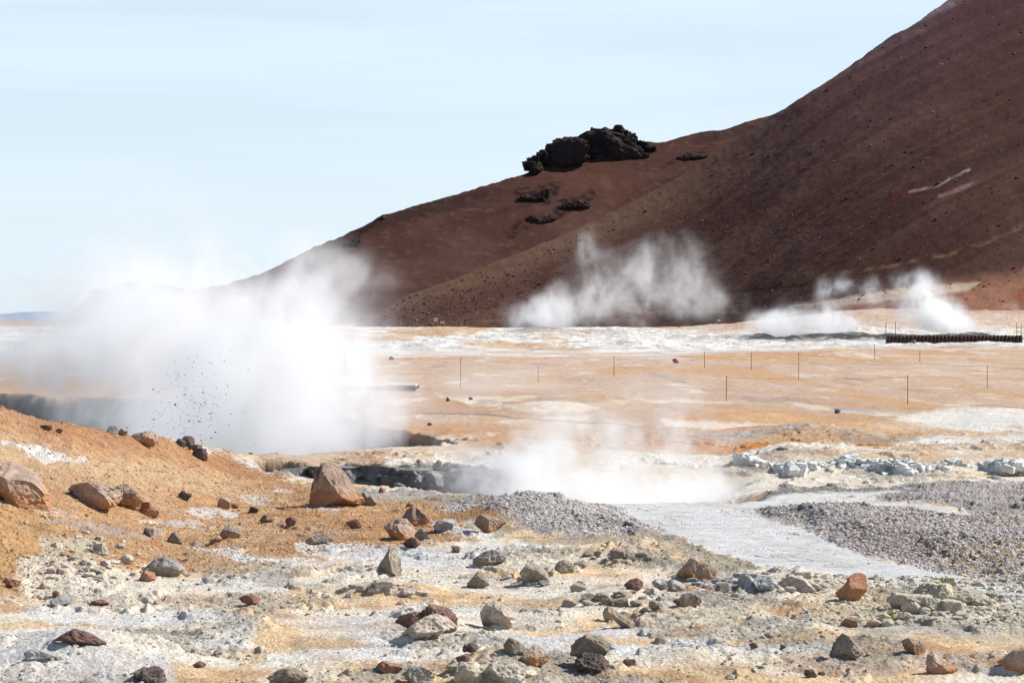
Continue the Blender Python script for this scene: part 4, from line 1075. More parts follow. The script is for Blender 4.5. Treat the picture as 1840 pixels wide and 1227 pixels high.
# the two rocky scarps: ledges of fused, cracked blocks
def scarp(name, label, mat, us_, ylim, zlim, seed, bw, flat=0.55, sub=3, n=120, rough=.08, push=0.0, jit=0):
    """blocks packed along a bank; us_ (u0, u1), ylim functions of u, zlim (low, high)"""
    g = np.random.default_rng(seed)
    vs, fs, k = [], [], 0
    for i in range(n):
        u = g.uniform(*us_); y = ylim(u) + g.normal(0, .12) + push
        x = y * (u - 920) / F
        top = g.uniform(0, 1)
        wd = g.uniform(*bw) * (0.7 + 0.6 * (1 - top)); ht = wd * flat * g.uniform(.6, 1.3); dp = wd * g.uniform(.5, .9)
        if jit and math.sin(u * .045 + 1.7 * math.sin(u * .013)) + g.normal(0, .4) < -1.25: continue
        zt = (math.sin(u * .021) * .04 + math.sin(u * .067) * .03) * jit + zlim[0](u) + (zlim[1](u) - zlim[0](u)) * top
        p, f = stone_shape(sub, seed * 100 + i, 5, (.5, .85), rough, None, (1, 1, .6), .12, boxy=True)
        a = g.normal(0, .3); c, s = math.cos(a), math.sin(a)
        P = p * np.array([wd, dp, ht]); P[:, 2] -= ht
        ti = g.normal(0, .16 if jit else .07); P[:, 2] += P[:, 0] * ti; P[:, 2] += P[:, 1] * g.normal(0, .2 if jit else .06)
        P[:, 0], P[:, 1] = P[:, 0] * c - P[:, 1] * s, P[:, 0] * s + P[:, 1] * c
        vs.append(P + np.array([x, y + (1 - top) * -.12, zt])); fs.append(f + k); k += len(P)
    o = raw_mesh(name, np.concatenate(vs), np.concatenate(fs), M_[mat])
    tag(o, label, 'ledge', None)
    return o
_base = lambda u, y: float(gz(y * (u - 920) / F, y))
scarp('rock_ledge', 'dark layered rock wall along the far side of the crevice behind the biggest boulder', 'wallrock', (600, 905), lambda u: 38.25 + itp(u, [(600, 0), (700, -.1), (800, -.3), (905, -1.0)]),
      (lambda u: -1.0, lambda u: -.03), 11, (.5, 1.4), .30, sub=4, n=190)
scarp('rock_ledge', 'dark cracked rock wall along the crevice left of the biggest boulder', 'wallrock', (455, 600), lambda u: 38.3, (lambda u: -1.0, lambda u: -.03), 12, (.3, .9), .45, sub=4, n=130)
scarp('rock_ledge', 'dark tongue of rock at the brink of the steaming pool above the crevice', 'wallrock', (640, 828), lambda u: itp(u, [(640, 42.6), (740, 43.4), (828, 42.8)]), (lambda u: -.55, lambda u: itp(u, [(640, -.05), (740, .02), (828, -.08)])), 13, (.4, 1.2), .26, sub=3, n=80)
scarp('rock_ledge', 'grey rim of rock on the far side of the steaming pool', 'wallrock', (660, 800), lambda u: itp(u, [(640, 55), (720, 50), (770, 48), (820, 46.3)]), (lambda u: -1.3, lambda u: -.15), 14, (.5, 1.5), .26, sub=3, n=80)
scarp('rock_ledge', 'white and orange cracked sinter ledge at the right beyond the mudflat', 'ledge', (1325, 2050), lambda u: 35.6 + itp(u, [(1325, .9), (1420, 0.1), (1600, -.1), (2050, .2)]) + .35 * math.sin(u * .03), (lambda u: -.02, lambda u: .23), 15, (.06, .30), .42, sub=2, n=2300, rough=.14, jit=1)
rg2 = np.random.default_rng(77)
for q, (u0, u1, vt, vb) in enumerate(((590, 640, 845, 885), (720, 770, 852, 888), (762, 810, 846, 876), (700, 745, 868, 892))):
    rock(u0, u1, vt, vb, 'wallrock', ['dark block standing against the crevice wall behind the biggest boulder', 'black slab fallen from the crevice wall, the largest one', 'dark block jutting from the crevice wall at the right', 'low dark slab at the bottom of the crevice'][q], B, B, Y=37.4, z0=H - 37.4 * (vb - HZ) / F, sub=4, facets=12, group='blocks fallen in the crevice')

# lava crags on the ridge
def ridge_point(u, v):
    us, Y, Z = HB
    j = int(np.argmin(abs(us - u))); V = HZ - F * (Z[:, j] - H) / Y[:, j]
    k = int(np.argmin(np.where(np.arange(len(V)) < 264, abs(V - v), 1e9)))
    return Y[k, j], Z[k, j]
def crag(u0, u1, vt, vb, label, prof, seed, sub=5, rough=.16, dy=0):
    y, z = ridge_point((u0 + u1) / 2, vb)
    return rock(u0, u1, vt + (vb - vt) * .3, vb, 'crag', label, 'lava_crag', 'crag', prof=prof, seed=seed, sub=sub, rough=rough, Y=y + dy, z0=H - (y + dy) * (vb - HZ) / F, group='black lava crags on the ridge', facets=16, lumpy=.3, cut=(.5, .9))
y_, z_ = ridge_point(1060, 300)
def top_crag():
    """the black outcrop on the ridge: many fused crags along its outline"""
    top = [(944, 296), (950, 286), (962, 277), (985, 264), (1000, 248), (1018, 245), (1035, 247), (1050, 238), (1068, 229), (1090, 221), (1108, 222), (1120, 231), (1140, 246), (1160, 257), (1180, 268)]
    bot = [(944, 306), (955, 314), (975, 303), (1000, 292), (1020, 282), (1040, 276), (1060, 277), (1085, 279), (1110, 279), (1140, 276), (1165, 272), (1182, 266)]
    g = np.random.default_rng(3); vs, fs, k = [], [], 0
    Y0 = y_ - 6
    for i in range(260):
        u = g.uniform(948, 1176); a = itp(u, top); b = itp(u, bot)
        s = g.uniform(5, 22) * (0.6 + .4 * min(1, (b - a) / 40)); v = g.uniform(a + s * .32, max(a + s * .33, b - s * .25))
        yy = ridge_point(u, max(v, b - 3 + g.uniform(-4, 4)))[0] + g.uniform(-2, 3)
        w_ = s * yy / F
        p, f = stone_shape(4, 900 + i, 8, (.45, .85), .22, None, (1, 1, 1), .4, boxy=(i % 3 != 0))
        P = (p - np.array([0, 0, .5])) * np.array([w_ * 1.3, w_ * 1.5, w_ * .85]) + np.array([yy * (u - 920) / F, yy, H + yy * (HZ - v) / F])
        vs.append(P); fs.append(f + k); k += len(P)
    for (ua, ub, va, vb_, pf, sd_) in ((948, 1060, 244, 304, [.25, .45, .8, 1, .95, .9], 71), (1020, 1180, 227, 284, [.55, .75, .95, 1, .85, .6, .3, .1], 72)):
        yy = ridge_point((ua + ub) / 2, vb_ - 6)[0] - 1.5
        wd, ht = (ub - ua) * yy / F, (vb_ - va) * yy / F
        p, f = stone_shape(6, sd_, 22, (.5, .9), .16, pf, (1, 1, .5), .3, boxy=True)
        P = p * np.array([wd, wd * .35, ht]) + np.array([yy * ((ua + ub) / 2 - 920) / F, yy + 2, H + yy * (HZ - vb_) / F])
        vs.append(P); fs.append(f + k); k += len(P)
    o = raw_mesh('lava_crag', np.concatenate(vs), np.concatenate(fs), M_['lava'])
    tag(o, 'big black lava outcrop overhanging the top of the ridge', 'crag', 'black lava crags on the ridge')
top_crag()
crag(925, 992, 326, 364, 'black broken crag on the ridge side, below the big outcrop and highest of three', [.3, .6, .5, .9, 1], 31)
crag(985, 1062, 350, 378, 'black crag band below right on the ridge side, middle of three', [.3, .5, .8, .9, 1, .7], 32)
crag(938, 1006, 374, 402, 'lowest black crag on the ridge side, of three', [.4, .8, .6, 1, .7], 33)
crag(586, 650, 410, 446, 'jagged dark crag line on the left skyline of the ridge', [.1, .3, .5, .8, .9], 34, rough=.2)
crag(683, 694, 384, 396, 'small dark knob on the ridge skyline', [.5, 1, .6], 35, sub=3)
crag(1210, 1275, 266, 288, 'thin dark crag right of the big outcrop under the saddle', [.2, .5, .8, .6, .5], 36)
crag(160, 196, 513, 530, 'dark knob on the far left skyline behind the steam', [.6, 1, .8, .9, .4], 37)

# ------------------------------------------------------------------ small stones, each one an object
slabel = {'brown': 'small rust brown stone lying loose on the ground', 'grey': 'small grey stone lying loose on the ground', 'dark': 'small dark stone lying loose on the ground', 'tan': 'small tan stone lying loose on the ground', 'bluegrey': 'small bluish stone lying loose on the ground'}
proto = {}
for kx in slabel:
    for q in range(4):
        p, f = stone_shape(3, 500 + q * 13 + len(kx), 9, (.45, .8), .08, None, (1, 1, .7), .2)
        me = raw_mesh('small_stone', p * np.array([1, .85, .62]), f, M_[kx])
        proto[(kx, q)] = me.data
        COL.objects.unlink(me); bpy.data.objects.remove(me)
g = np.random.default_rng(19)
kinds = list(slabel)
for i in range(100):
    left = g.random() < .5
    if left: u, v = g.uniform(0, 860), g.uniform(860, 1060); kx = g.choice(['brown', 'dark', 'brown', 'tan'])
    else: u, v = g.uniform(0, 1840), g.uniform(1000, 1225); kx = g.choice(['grey', 'dark', 'tan', 'brown', 'bluegrey'])
    if 840 < v < 895 and 450 < u < 900: continue
    x, y, z = hit(u, v)
    s = g.uniform(4, 9) * g.uniform(.5, 1) * y / F
    o = bpy.data.objects.new('small_stone', proto[(kx, int(g.integers(4)))]); COL.objects.link(o)
    o.location = (x, y, z - s * .06); o.scale = (s, s, s * g.uniform(.7, 1.2)); o.rotation_euler = (0, 0, g.uniform(0, 6.28))
    tag(o, slabel[kx], 'stone', slabel[kx].replace('stone', 'stones').replace('small ', 'small loose ', 1).replace('lying loose', 'lying'))

# ------------------------------------------------------------------ pebbles and crumbs nobody could count
def pebble_mesh(name, label, mat_name, pts, sizes, seed):
    g = np.random.default_rng(seed)
    v, f = ico(0)
    base = []
    for q in range(8):
        w_ = v * (1 + g.uniform(-.35, .35, size=(12, 1))) * np.array([1, g.uniform(.7, 1), g.uniform(.5, .8)]); base.append(w_)
    base = np.array(base)
    n = len(pts); idx = g.integers(0, 8, n)
    a = g.uniform(0, 6.28, n); c, s = np.cos(a), np.sin(a)
    P = base[idx] * sizes[:, None, None]
    X = P[..., 0] * c[:, None] - P[..., 1] * s[:, None]; Y = P[..., 0] * s[:, None] + P[..., 1] * c[:, None]
    P = np.stack([X, Y, P[..., 2]], -1) + pts[:, None, :]
    Fc = (f[None] + (np.arange(n) * 12)[:, None, None]).reshape(-1, 3)
    o = raw_mesh(name, P.reshape(-1, 3), Fc, M_[mat_name], smooth=False)
    tag(o, label, None, None, 'stuff')
    return o
def gvec(x, y):
    u = 920 + F * x / y
    i = np.clip(np.searchsorted(GY, y) - 1, 0, len(GY) - 2); j = np.clip(np.searchsorted(GU, u) - 1, 0, len(GU) - 2)
    return GZ[i, j]
def area(n, ulim, ylim, seed, cond=None, power=1.0):
    g = np.random.default_rng(seed)
    y = ylim[0] + (ylim[1] - ylim[0]) * g.random(n) ** power; u = g.uniform(*ulim, n); x = y * (u - 920) / F
    if cond is not None:
        k = cond(x, y, u); x, y = x[k], y[k]
    return np.stack([x, y, gvec(x, y)], -1)
inp = lambda pts_: (lambda x, y, u: poly_mask(u.astype(np.float32) + 8 * fbm2(x * 2, y * 2, 2, 9), (HZ + F * H / y).astype(np.float32), pts_, 3) > .5)
crustc = lambda x, y, u: (ledge_d(x, y) > 0.02 + 0.1 * np.random.default_rng(4).normal(size=x.shape)) & (poly_mask(u.astype(np.float32), (HZ + F * H / y).astype(np.float32), FLAT, 3) < .5)
P1 = area(42000, (1370, 2150), (20, 31), 1, inp([(1372, 916), (1420, 915), (1500, 919), (1620, 923), (1750, 936), (1900, 962), (2150, 985), (2150, 1075), (1840, 1048), (1700, 1032), (1560, 994), (1480, 966), (1400, 930)]))
pebble_mesh('gravel', 'coarse grey brown gravel covering the broad mound on the right', 'gravel', P1, np.random.default_rng(2).uniform(.008, .026, len(P1)), 3)
P2 = area(16000, (780, 1200), (25, 29.5), 4, inp([(800, 905), (870, 893), (960, 888), (1080, 900), (1130, 935), (1190, 958), (1100, 962), (960, 960), (860, 935), (780, 915)]))
pebble_mesh('gravel', 'dark grey gravel covering the small mound before the steam', 'gravel', P2, np.random.default_rng(3).uniform(.008, .024, len(P2)), 5)
P3 = area(7000, (-60, 1900), (14.5, 27), 6, crustc)
pebble_mesh('rubble', 'grey and olive crumbs of broken crust over the foreground', 'crumb', P3, np.random.default_rng(4).gamma(2.0, .0042, len(P3)) + .002, 7)
P4 = area(26000, (-60, 860), (19, 36), 8, inp([(-100, 1060), (60, 1060), (200, 1040), (330, 1025), (450, 1000), (560, 1000), (700, 985), (830, 968), (900, 915), (700, 895), (480, 855), (400, 835), (300, 800), (-100, 600)]))
pebble_mesh('rubble', 'ochre brown crumbs strewn over the orange slope', 'rubble', P4, np.random.default_rng(5).gamma(2.0, .0034, len(P4)) + .002, 9)
P5 = area(9000, (-60, 1900), (14.5, 24), 10, lambda x, y, u: (ledge_d(x, y) > -.02) & (poly_mask(u.astype(np.float32), (HZ + F * H / y).astype(np.float32), FLAT, 3) < .5))
pebble_mesh('rubble', 'pale crumbs of broken sinter over the foreground', 'pale', P5, np.random.default_rng(6).gamma(2.0, .005, len(P5)) + .002, 11)
P6 = area(2600, (1440, 1850), (18, 21.5), 12)
pebble_mesh('rubble', 'greenish crumbs spread before the sulphur mound', 'green', P6, np.random.default_rng(7).gamma(2.0, .006, len(P6)) + .003, 13)

# mud thrown up by the boiling pool
g = np.random.default_rng(23)
n = 520
u = np.concatenate([g.normal(350, 34, n), g.normal(300, 45, 160)]); v = np.concatenate([g.normal(725, 42, n), g.normal(770, 40, 160)]); yy = g.uniform(42.2, 43.6, len(u))
k = v < 815; u, v, yy = u[k], v[k], yy[k]
pts = np.stack([yy * (u - 920) / F, yy, H + yy * (HZ - v) / F], -1)
M_['mud'] = stone_mat('wet_dark_mud', (40, 38, 42), (66, 62, 66), None, bump=.004)
pebble_mesh('mud_splash', 'dark drops of mud thrown up in front of the steam', 'mud', pts, g.gamma(1.2, .0034, len(pts)) + .002, 14)

us_a, Ya, Za = HA
g = np.random.default_rng(61)
n = 7000
ja = g.integers(np.searchsorted(us_a, 600), np.searchsorted(us_a, 2100), n); ia = g.integers(8, 336, n)
pts = np.stack([Ya[ia, ja] * (us_a[ja] - 920) / F, Ya[ia, ja], Za[ia, ja]], -1)
pebble_mesh('scree', 'dark stones and boulders strewn over the big brown slope', 'crag', pts[:4000], g.gamma(1.5, .07, 4000) + .06, 62)
pebble_mesh('scree', 'paler brown stones strewn over the big brown slope', 'red', pts[4000:], g.gamma(1.4, .05, n - 4000) + .05, 63)

# ------------------------------------------------------------------ rope posts, rope, boardwalk, retaining wall, signs
mw, t, b = new_mat('rusty_iron'); b.inputs['Base Color'].default_value = (*lin((92, 66, 56)), 1); b.inputs['Roughness'].default_value = .8
mt_n = t.nodes.new('ShaderNodeTexNoise'); mt_n.inputs['Scale'].default_value = 30
mt_r = t.nodes.new('ShaderNodeValToRGB'); mt_r.color_ramp.elements[0].color = (*lin((60, 46, 42)), 1); mt_r.color_ramp.elements[1].color = (*lin((120, 86, 66)), 1)
t.links.new(mt_n.outputs[0], mt_r.inputs[0]); t.links.new(mt_r.outputs[0], b.inputs['Base Color'])
mrope, t, b = new_mat('faded_rope'); 
rn = t.nodes.new('ShaderNodeTexNoise'); rn.inputs['Scale'].default_value = 12
rr = t.nodes.new('ShaderNodeValToRGB'); rr.color_ramp.elements[0].color = (*lin((150, 130, 112)), 1); rr.color_ramp.elements[1].color = (*lin((190, 170, 150)), 1)
t.links.new(rn.outputs[0], rr.inputs[0]); t.links.new(rr.outputs[0], b.inputs['Base Color'])

def tube(path, r, nseg=6):
    path = np.array(path, dtype=float); n = len(path)
    rad = np.full(n, r) if np.isscalar(r) else np.array(r)
    tg = np.gradient(path, axis=0); tg /= np.linalg.norm(tg, axis=1)[:, None] + 1e-9
    ref = np.array([0, 1., 0]) if abs(tg[0][2]) > .7 else np.array([0, 0, 1.])
    a = np.cross(tg, ref); a /= np.linalg.norm(a, axis=1)[:, None]; c = np.cross(tg, a)
    th = np.arange(nseg) / nseg * 2 * math.pi
    V = path[:, None] + rad[:, None, None] * (a[:, None] * np.cos(th)[None, :, None] + c[:, None] * np.sin(th)[None, :, None])
    V = V.reshape(-1, 3); i = np.arange(n - 1)[:, None] * nseg; j = np.arange(nseg)[None]
    Q = np.stack([i + j, i + (j + 1) % nseg, i + nseg + (j + 1) % nseg, i + nseg + j], -1).reshape(-1, 4)
    caps = np.array([[k_ for k_ in range(nseg)][::-1], [(n - 1) * nseg + k_ for k_ in range(nseg)]])
    return V, [Q, caps]
def join(parts):
    vs, fs, k = [], [], 0
    for V, fl in parts:
        vs.append(V)
        for f in fl: fs.append(f + k)
        k += len(V)
    return np.concatenate(vs), fs
def box(c, s, rz=0):
    x, y, z = [q / 2 for q in s]
    V = np.array([(-x, -y, -z), (x, -y, -z), (x, y, -z), (-x, y, -z), (-x, -y, z), (x, -y, z), (x, y, z), (-x, y, z)])
    ca, sa = math.cos(rz), math.sin(rz); V[:, 0], V[:, 1] = V[:, 0] * ca - V[:, 1] * sa, V[:, 0] * sa + V[:, 1] * ca
    Q = np.array([(0, 3, 2, 1), (4, 5, 6, 7), (0, 1, 5, 4), (1, 2, 6, 5), (2, 3, 7, 6), (3, 0, 4, 7)])
    return V + np.array(c), [Q]

posts = [(619, 632, 668), (827, 642, 698), (967, 657, 687), (1103, 641, 676), (1266, 632, 661), (1350, 632, 664), (1305, 676, 721), (1435, 634, 683), (1631, 674, 727), (1572, 618, 646), (1653, 630, 650), (1774, 656, 699),
         (1592, 579, 602), (1609, 579, 602), (1708, 577, 596), (1827, 582, 602), (1835, 580, 602), (1540, 575, 592), (1498, 558, 576), (1734, 553, 568)]
plab = ['iron rope post half lost in the steam at the left', 'tall iron rope post nearest the boardwalk', 'short iron rope post with a bent tip', 'slim iron rope post between the bent one and the pair', 'left iron rope post of a pair by the small triangular stone',
        'right iron rope post of a pair by the small triangular stone', 'near iron rope post left of centre on the pink track', 'iron rope post behind the pink track, tallest of its rope line', 'nearest iron rope post, straight above the gravel mound', 'iron rope post before the left end of the retaining wall',
        'iron rope post below the retaining wall', 'iron rope post near the right edge', 'left of two iron posts standing at the near end of the retaining wall', 'right of two iron posts standing at the near end of the retaining wall', 'iron post right of the leaning steam plume',
        'left of two posts at the right end of the retaining wall', 'right of two posts at the right end of the retaining wall', 'faint far post in the steam over the black mud', 'faint far post above the black mud holes', 'faint far post on the rusty rise']
PB = []
for (u, vt, vb), lb in zip(posts, plab):
    x, y, z = hit(u, vb)
    if vb > 602: pass
    h = (vb - vt) * y / F; r = max(.009, .5 * y / F * .95)
    r = min(r, .055)
    lean = rg.normal(0, .012) * h
    V, fl = join([tube([(0, 0, -.1), (lean * .5, 0, h * .5), (lean, 0, h)], [r, r, r * .9]), tube([(lean - r * 1.6, 0, h * .93), (lean, 0, h * .95), (lean + r * 1.6, 0, h * .93)], r * .55)])
    o = raw_mesh('rope_post', V, fl, mw); o.location = (x, y, z)
    tag(o, lb, 'post', 'iron rope posts along the marked track')
    PB.append((x, y, z, h, r, lean))
def rope(ids, lb):
    P = []
    for a, c in zip(ids[:-1], ids[1:]):
        A, C_ = PB[a], PB[c]
        for q in np.linspace(0, 1, 12)[: (12 if c == ids[-1] else 11)]:
            sag = -.12 * 4 * q * (1 - q) * .5
            P.append(((A[0] + A[5]) * (1 - q) + (C_[0] + C_[5]) * q, A[1] * (1 - q) + C_[1] * q, (A[2] + A[3] * .93) * (1 - q) + (C_[2] + C_[3] * .93) * q + sag))
    V, fl = tube(P, [max(.0035, p_[1] / F * .10) for p_ in P], 5)
    o = raw_mesh('rope', V, fl, mrope); tag(o, lb, 'rope', 'ropes between the iron posts')
rope([1, 2, 3, 4, 5], 'thin rope on the far side of the pink track, left stretch')
rope([5, 9, 10], 'thin rope from the pair of posts towards the retaining wall')
rope([6, 8], 'thin rope between the two nearest posts on the track')
rope([7, 11], 'thin rope running right from the tall post behind the track')
rope([12, 13, 14], 'thin rope above the near end of the retaining wall')

# retaining wall of upright stakes
mwood, t, b = new_mat('weathered_dark_timber')
wn_ = t.nodes.new('ShaderNodeTexNoise'); wn_.inputs['Scale'].default_value = 2.5; wn_.inputs['Detail'].default_value = 6
wr_ = t.nodes.new('ShaderNodeValToRGB'); wr_.color_ramp.elements[0].color = (*lin((46, 34, 32)), 1); wr_.color_ramp.elements[1].color = (*lin((104, 76, 62)), 1)
t.links.new(wn_.outputs[0], wr_.inputs[0]); t.links.new(wr_.outputs[0], b.inputs['Base Color'])
root = bpy.data.objects.new('retaining_wall', None); COL.objects.link(root)
x0, y0_, z0_ = hit(1592, 617); x1, y1_, z1_ = hit(1836, 614)
y1_ = y0_ + 3; x1 = y1_ * (1836 - 920) / F
root.location = (x0, y0_, z0_)
tag(root, 'long low dark retaining wall topped with a row of stake ends', 'wall')
Lw = math.hypot(x1 - x0, y1_ - y0_); az = math.atan2(y1_ - y0_, x1 - x0)
root.rotation_euler = (0, 0, az)
hw = 13 * y0_ / F
pl = [box((Lw / 2, 0, hw * (.16 + .31 * q)), (Lw - (.3 if q == 2 else 0), .16 - .02 * q, hw * .29)) for q in range(3)]
V, fl = join(pl); raw_mesh('plank_face', V, fl, mwood, smooth=False, parent=root)
# row of stakes: past a hundred would be too small to tell, thirty six show
for q in range(36):
    h_ = hw * rg.uniform(1.02, 1.1)
    V, fl = tube([(0, 0, -.2), (0, 0, h_ * .93), (0, 0, h_)], [.165, .165, .1], 8)
    o = raw_mesh('stake', V, fl, mwood, parent=root); o.location = ((q + .5) / 36 * Lw, -.17, 0)

# boardwalk by the pool
root = bpy.data.objects.new('boardwalk', None); COL.objects.link(root)
xb, yb, zb = hit(752, 703)
root.location = (xb, yb, zb); tag(root, 'pale wooden boardwalk ending at the pink track beside the steam', 'boardwalk')
mpl, t, b = new_mat('bleached_timber')
wn_ = t.nodes.new('ShaderNodeTexNoise'); wn_.inputs['Scale'].default_value = 6; wn_.inputs['Detail'].default_value = 6
wr_ = t.nodes.new('ShaderNodeValToRGB'); wr_.color_ramp.elements[0].color = (*lin((196, 182, 164)), 1); wr_.color_ramp.elements[1].color = (*lin((236, 228, 214)), 1)
t.links.new(wn_.outputs[0], wr_.inputs[0]); t.links.new(wr_.outputs[0], b.inputs['Base Color'])
hb = 9.5 * yb / F
pl = []
for q in range(15): pl.append(box((-.05 - q * .145 - .1, .9, hb), (.125, 2.0, .06)))
V, fl = join(pl); raw_mesh('deck', V, fl, mpl, smooth=False, parent=root)
V, fl = join([box((-1.15, -.08, hb - .075), (2.2, .06, .11)), box((-1.15, 1.88, hb - .075), (2.2, .06, .11))]); raw_mesh('beam', V, fl, mwood, smooth=False, parent=root)
for px_ in (-.15, -1.1, -2.15):
    V, fl = join([box((px_, -.02, hb * .3), (.09, .05, hb * 1.1))]); raw_mesh('leg', V, fl, mwood, smooth=False, parent=root)

# small signs at the foot of the slope
def sign(u, vt, vb, lb, w_):
    x, y, z = hit(u, vb)
    r0 = bpy.data.objects.new('sign', None); COL.objects.link(r0); r0.location = (x, y, z); tag(r0, lb, 'sign', 'small signs far off at the foot of the slope')
    h = (vb - vt) * y / F
    V, fl = tube([(0, 0, -.1), (0, 0, h)], .08, 6); raw_mesh('post', V, fl, mw, parent=r0)
    V, fl = box((0, -.11, h * .8), (w_, .05, h * .42)); raw_mesh('board', V, fl, mpl, smooth=False, parent=r0)
sign(783, 571, 588, 'taller pale sign on a post at the foot of the slope', .8)
sign(795, 578, 588, 'lower pale sign right of the taller one at the foot of the slope', .8)
sign(1292, 574, 583, 'little dark sign board on the skyline of the plain', .6)

# ------------------------------------------------------------------ steam (real volumes, density grids)
def steam_material(name, dens, col=(0.997, 0.998, 0.999)):
    m = bpy.data.materials.new(name)
    m.use_nodes = True
    t = m.node_tree; t.nodes.clear()
    o = t.nodes.new('ShaderNodeOutputMaterial'); p = t.nodes.new('ShaderNodeVolumePrincipled')
    p.inputs['Color'].default_value = (*col, 1)
    p.inputs['Density'].default_value = dens
    p.inputs['Anisotropy'].default_value = 0.3
    t.links.new(p.outputs[0], o.inputs['Volume'])
    return m

def steam(name, label, blobs, ylim, zmin, dens, vox, freq, noise_amp, thr, gain, seed, group, warp=0.6, maxcells=9e6, lean=(0, 0), floor=None, cuts=()):
    """blobs: (u, row, ru, rrow, Y, sy, strength) ellipsoids of steam at their true distance"""
    bl = []
    for (u, v, ru, rv, Y, sy, a) in blobs:
        bl.append(((Y * (u - 920) / F, Y, H + Y * (HZ - v) / F), (ru * Y / F, sy, rv * Y / F), a))
    lo = [min(c[0][i] - 2.3 * c[1][i] for c in bl) for i in range(3)]
    hi = [max(c[0][i] + 2.3 * c[1][i] for c in bl) for i in range(3)]
    lo[1] = max(lo[1], ylim[0]); hi[1] = min(hi[1], ylim[1]); lo[2] = zmin
    n = [max(8, int((hi[i] - lo[i]) / vox * (0.5 if i == 1 else 1))) for i in range(3)]
    me = bpy.data.meshes.new(name); o = bpy.data.objects.new(name, me); COL.objects.link(o)
    ng = bpy.data.node_groups.new(name + '_field', 'GeometryNodeTree')
    ng.interface.new_socket('Geometry', in_out='INPUT', socket_type='NodeSocketGeometry')
    ng.interface.new_socket('Geometry', in_out='OUTPUT', socket_type='NodeSocketGeometry')
    N = ng.nodes; L = ng.links.new
    def M(op, a, b=None, c=None):
        q = N.new('ShaderNodeMath'); q.operation = op
        for i, s in enumerate((a, b, c)):
            if s is None: continue
            if isinstance(s, (int, float)): q.inputs[i].default_value = s
            else: L(s, q.inputs[i])
        return q.outputs[0]
    def VM(op, a, b=None):
        q = N.new('ShaderNodeVectorMath'); q.operation = op
        for i, s in enumerate((a, b)):
            if s is None: continue
            if isinstance(s, (tuple, list)): q.inputs[i].default_value = s
            elif isinstance(s, (int, float)): q.inputs['Scale'].default_value = s
            else: L(s, q.inputs[i])
        return q.outputs['Value'] if op in ('LENGTH', 'DOT_PRODUCT') else q.outputs[0]
    pos = N.new('GeometryNodeInputPosition').outputs[0]
    # wind-sheared, warped coordinates
    wn = N.new('ShaderNodeTexNoise'); wn.inputs['Scale'].default_value = freq * 0.55; wn.inputs['Detail'].default_value = 3.0
    L(VM('ADD', pos, (seed * 3.1, seed, 0)), wn.inputs['Vector'])
    wv = VM('SUBTRACT', wn.outputs['Color'], (0.5, 0.5, 0.5))
    q = N.new('ShaderNodeVectorMath'); q.operation = 'SCALE'; L(wv, q.inputs[0]); q.inputs['Scale'].default_value = warp
    wp = VM('ADD', pos, q.outputs[0])
    S = None
    for c, s, a in bl:
        d = VM('MULTIPLY', VM('SUBTRACT', wp, c), (1 / s[0], 1 / s[1], 1 / s[2]))
        g = M('MULTIPLY', M('EXPONENT', M('MULTIPLY', VM('DOT_PRODUCT', d, d), -1.0)), a)
        S = g if S is None else M('ADD', S, g)
    nz = N.new('ShaderNodeTexNoise'); nz.inputs['Scale'].default_value = freq; nz.inputs['Detail'].default_value = 5.0; nz.inputs['Roughness'].default_value = 0.58; nz.inputs['Distortion'].default_value = 0.5
    L(VM('ADD', VM('MULTIPLY', wp, (1, 0.8, 0.75)), (seed * 5.3, 0, seed)), nz.inputs['Vector'])
    nn = M('MULTIPLY', M('SUBTRACT', nz.outputs[0], 0.5), noise_amp)
    # soft billows: the noise eats into the edges and modulates the body
    body = M('MULTIPLY', S, M('ADD', 1.0, M('MULTIPLY', nn, 1.4)))
    edge = M('ADD', body, M('MULTIPLY', M('MULTIPLY', nn, 0.38), M('MINIMUM', M('MULTIPLY', S, 5.0), 1.0)))
    r = N.new('ShaderNodeMapRange'); r.interpolation_type = 'SMOOTHSTEP'
    L(edge, r.inputs['Value']); r.inputs['From Min'].default_value = thr; r.inputs['From Max'].default_value = thr + gain
    dn = M('MULTIPLY', r.outputs[0], M('POWER', M('MAXIMUM', edge, 0.0), 1.25))
    n2 = N.new('ShaderNodeTexNoise'); n2.inputs['Scale'].default_value = freq * 2.3; n2.inputs['Detail'].default_value = 4.0; n2.inputs['Roughness'].default_value = 0.62; n2.inputs['Distortion'].default_value = 0.8
    L(VM('ADD', VM('MULTIPLY', wp, (1, 0.7, 0.62)), (seed * 2.3, 3, seed)), n2.inputs['Vector'])
    r2 = N.new('ShaderNodeMapRange'); r2.interpolation_type = 'SMOOTHSTEP'
    L(n2.outputs[0], r2.inputs['Value']); r2.inputs['From Min'].default_value = 0.36; r2.inputs['From Max'].default_value = 0.66
    r2.inputs['To Min'].default_value = 0.05; r2.inputs['To Max'].default_value = 1.7
    dn = M('MULTIPLY', dn, r2.outputs[0])
    # fade at the box borders so that no face of it shows
    sx = N.new('ShaderNodeSeparateXYZ'); L(pos, sx.inputs[0])
    for i in range(3):
        w_ = (hi[i] - lo[i]) * (0.10 if i != 2 else 0.12)
        if i == 2: 
            f = M('MULTIPLY', M('SUBTRACT', hi[i], sx.outputs[i]), 1 / w_)
        else:
            e0 = 0.06 if (i == 1) else 0.1
            f = M('MULTIPLY', M('MINIMUM', M('SUBTRACT', sx.outputs[i], lo[i]), M('SUBTRACT', hi[i], sx.outputs[i])), 1 / w_)
        cl = N.new('ShaderNodeClamp'); L(f, cl.inputs[0])
        dn = M('MULTIPLY', dn, cl.outputs[0])
    vc = N.new('GeometryNodeVolumeCube')
    L(dn, vc.inputs['Density'])
    vc.inputs['Min'].default_value = lo; vc.inputs['Max'].default_value = hi
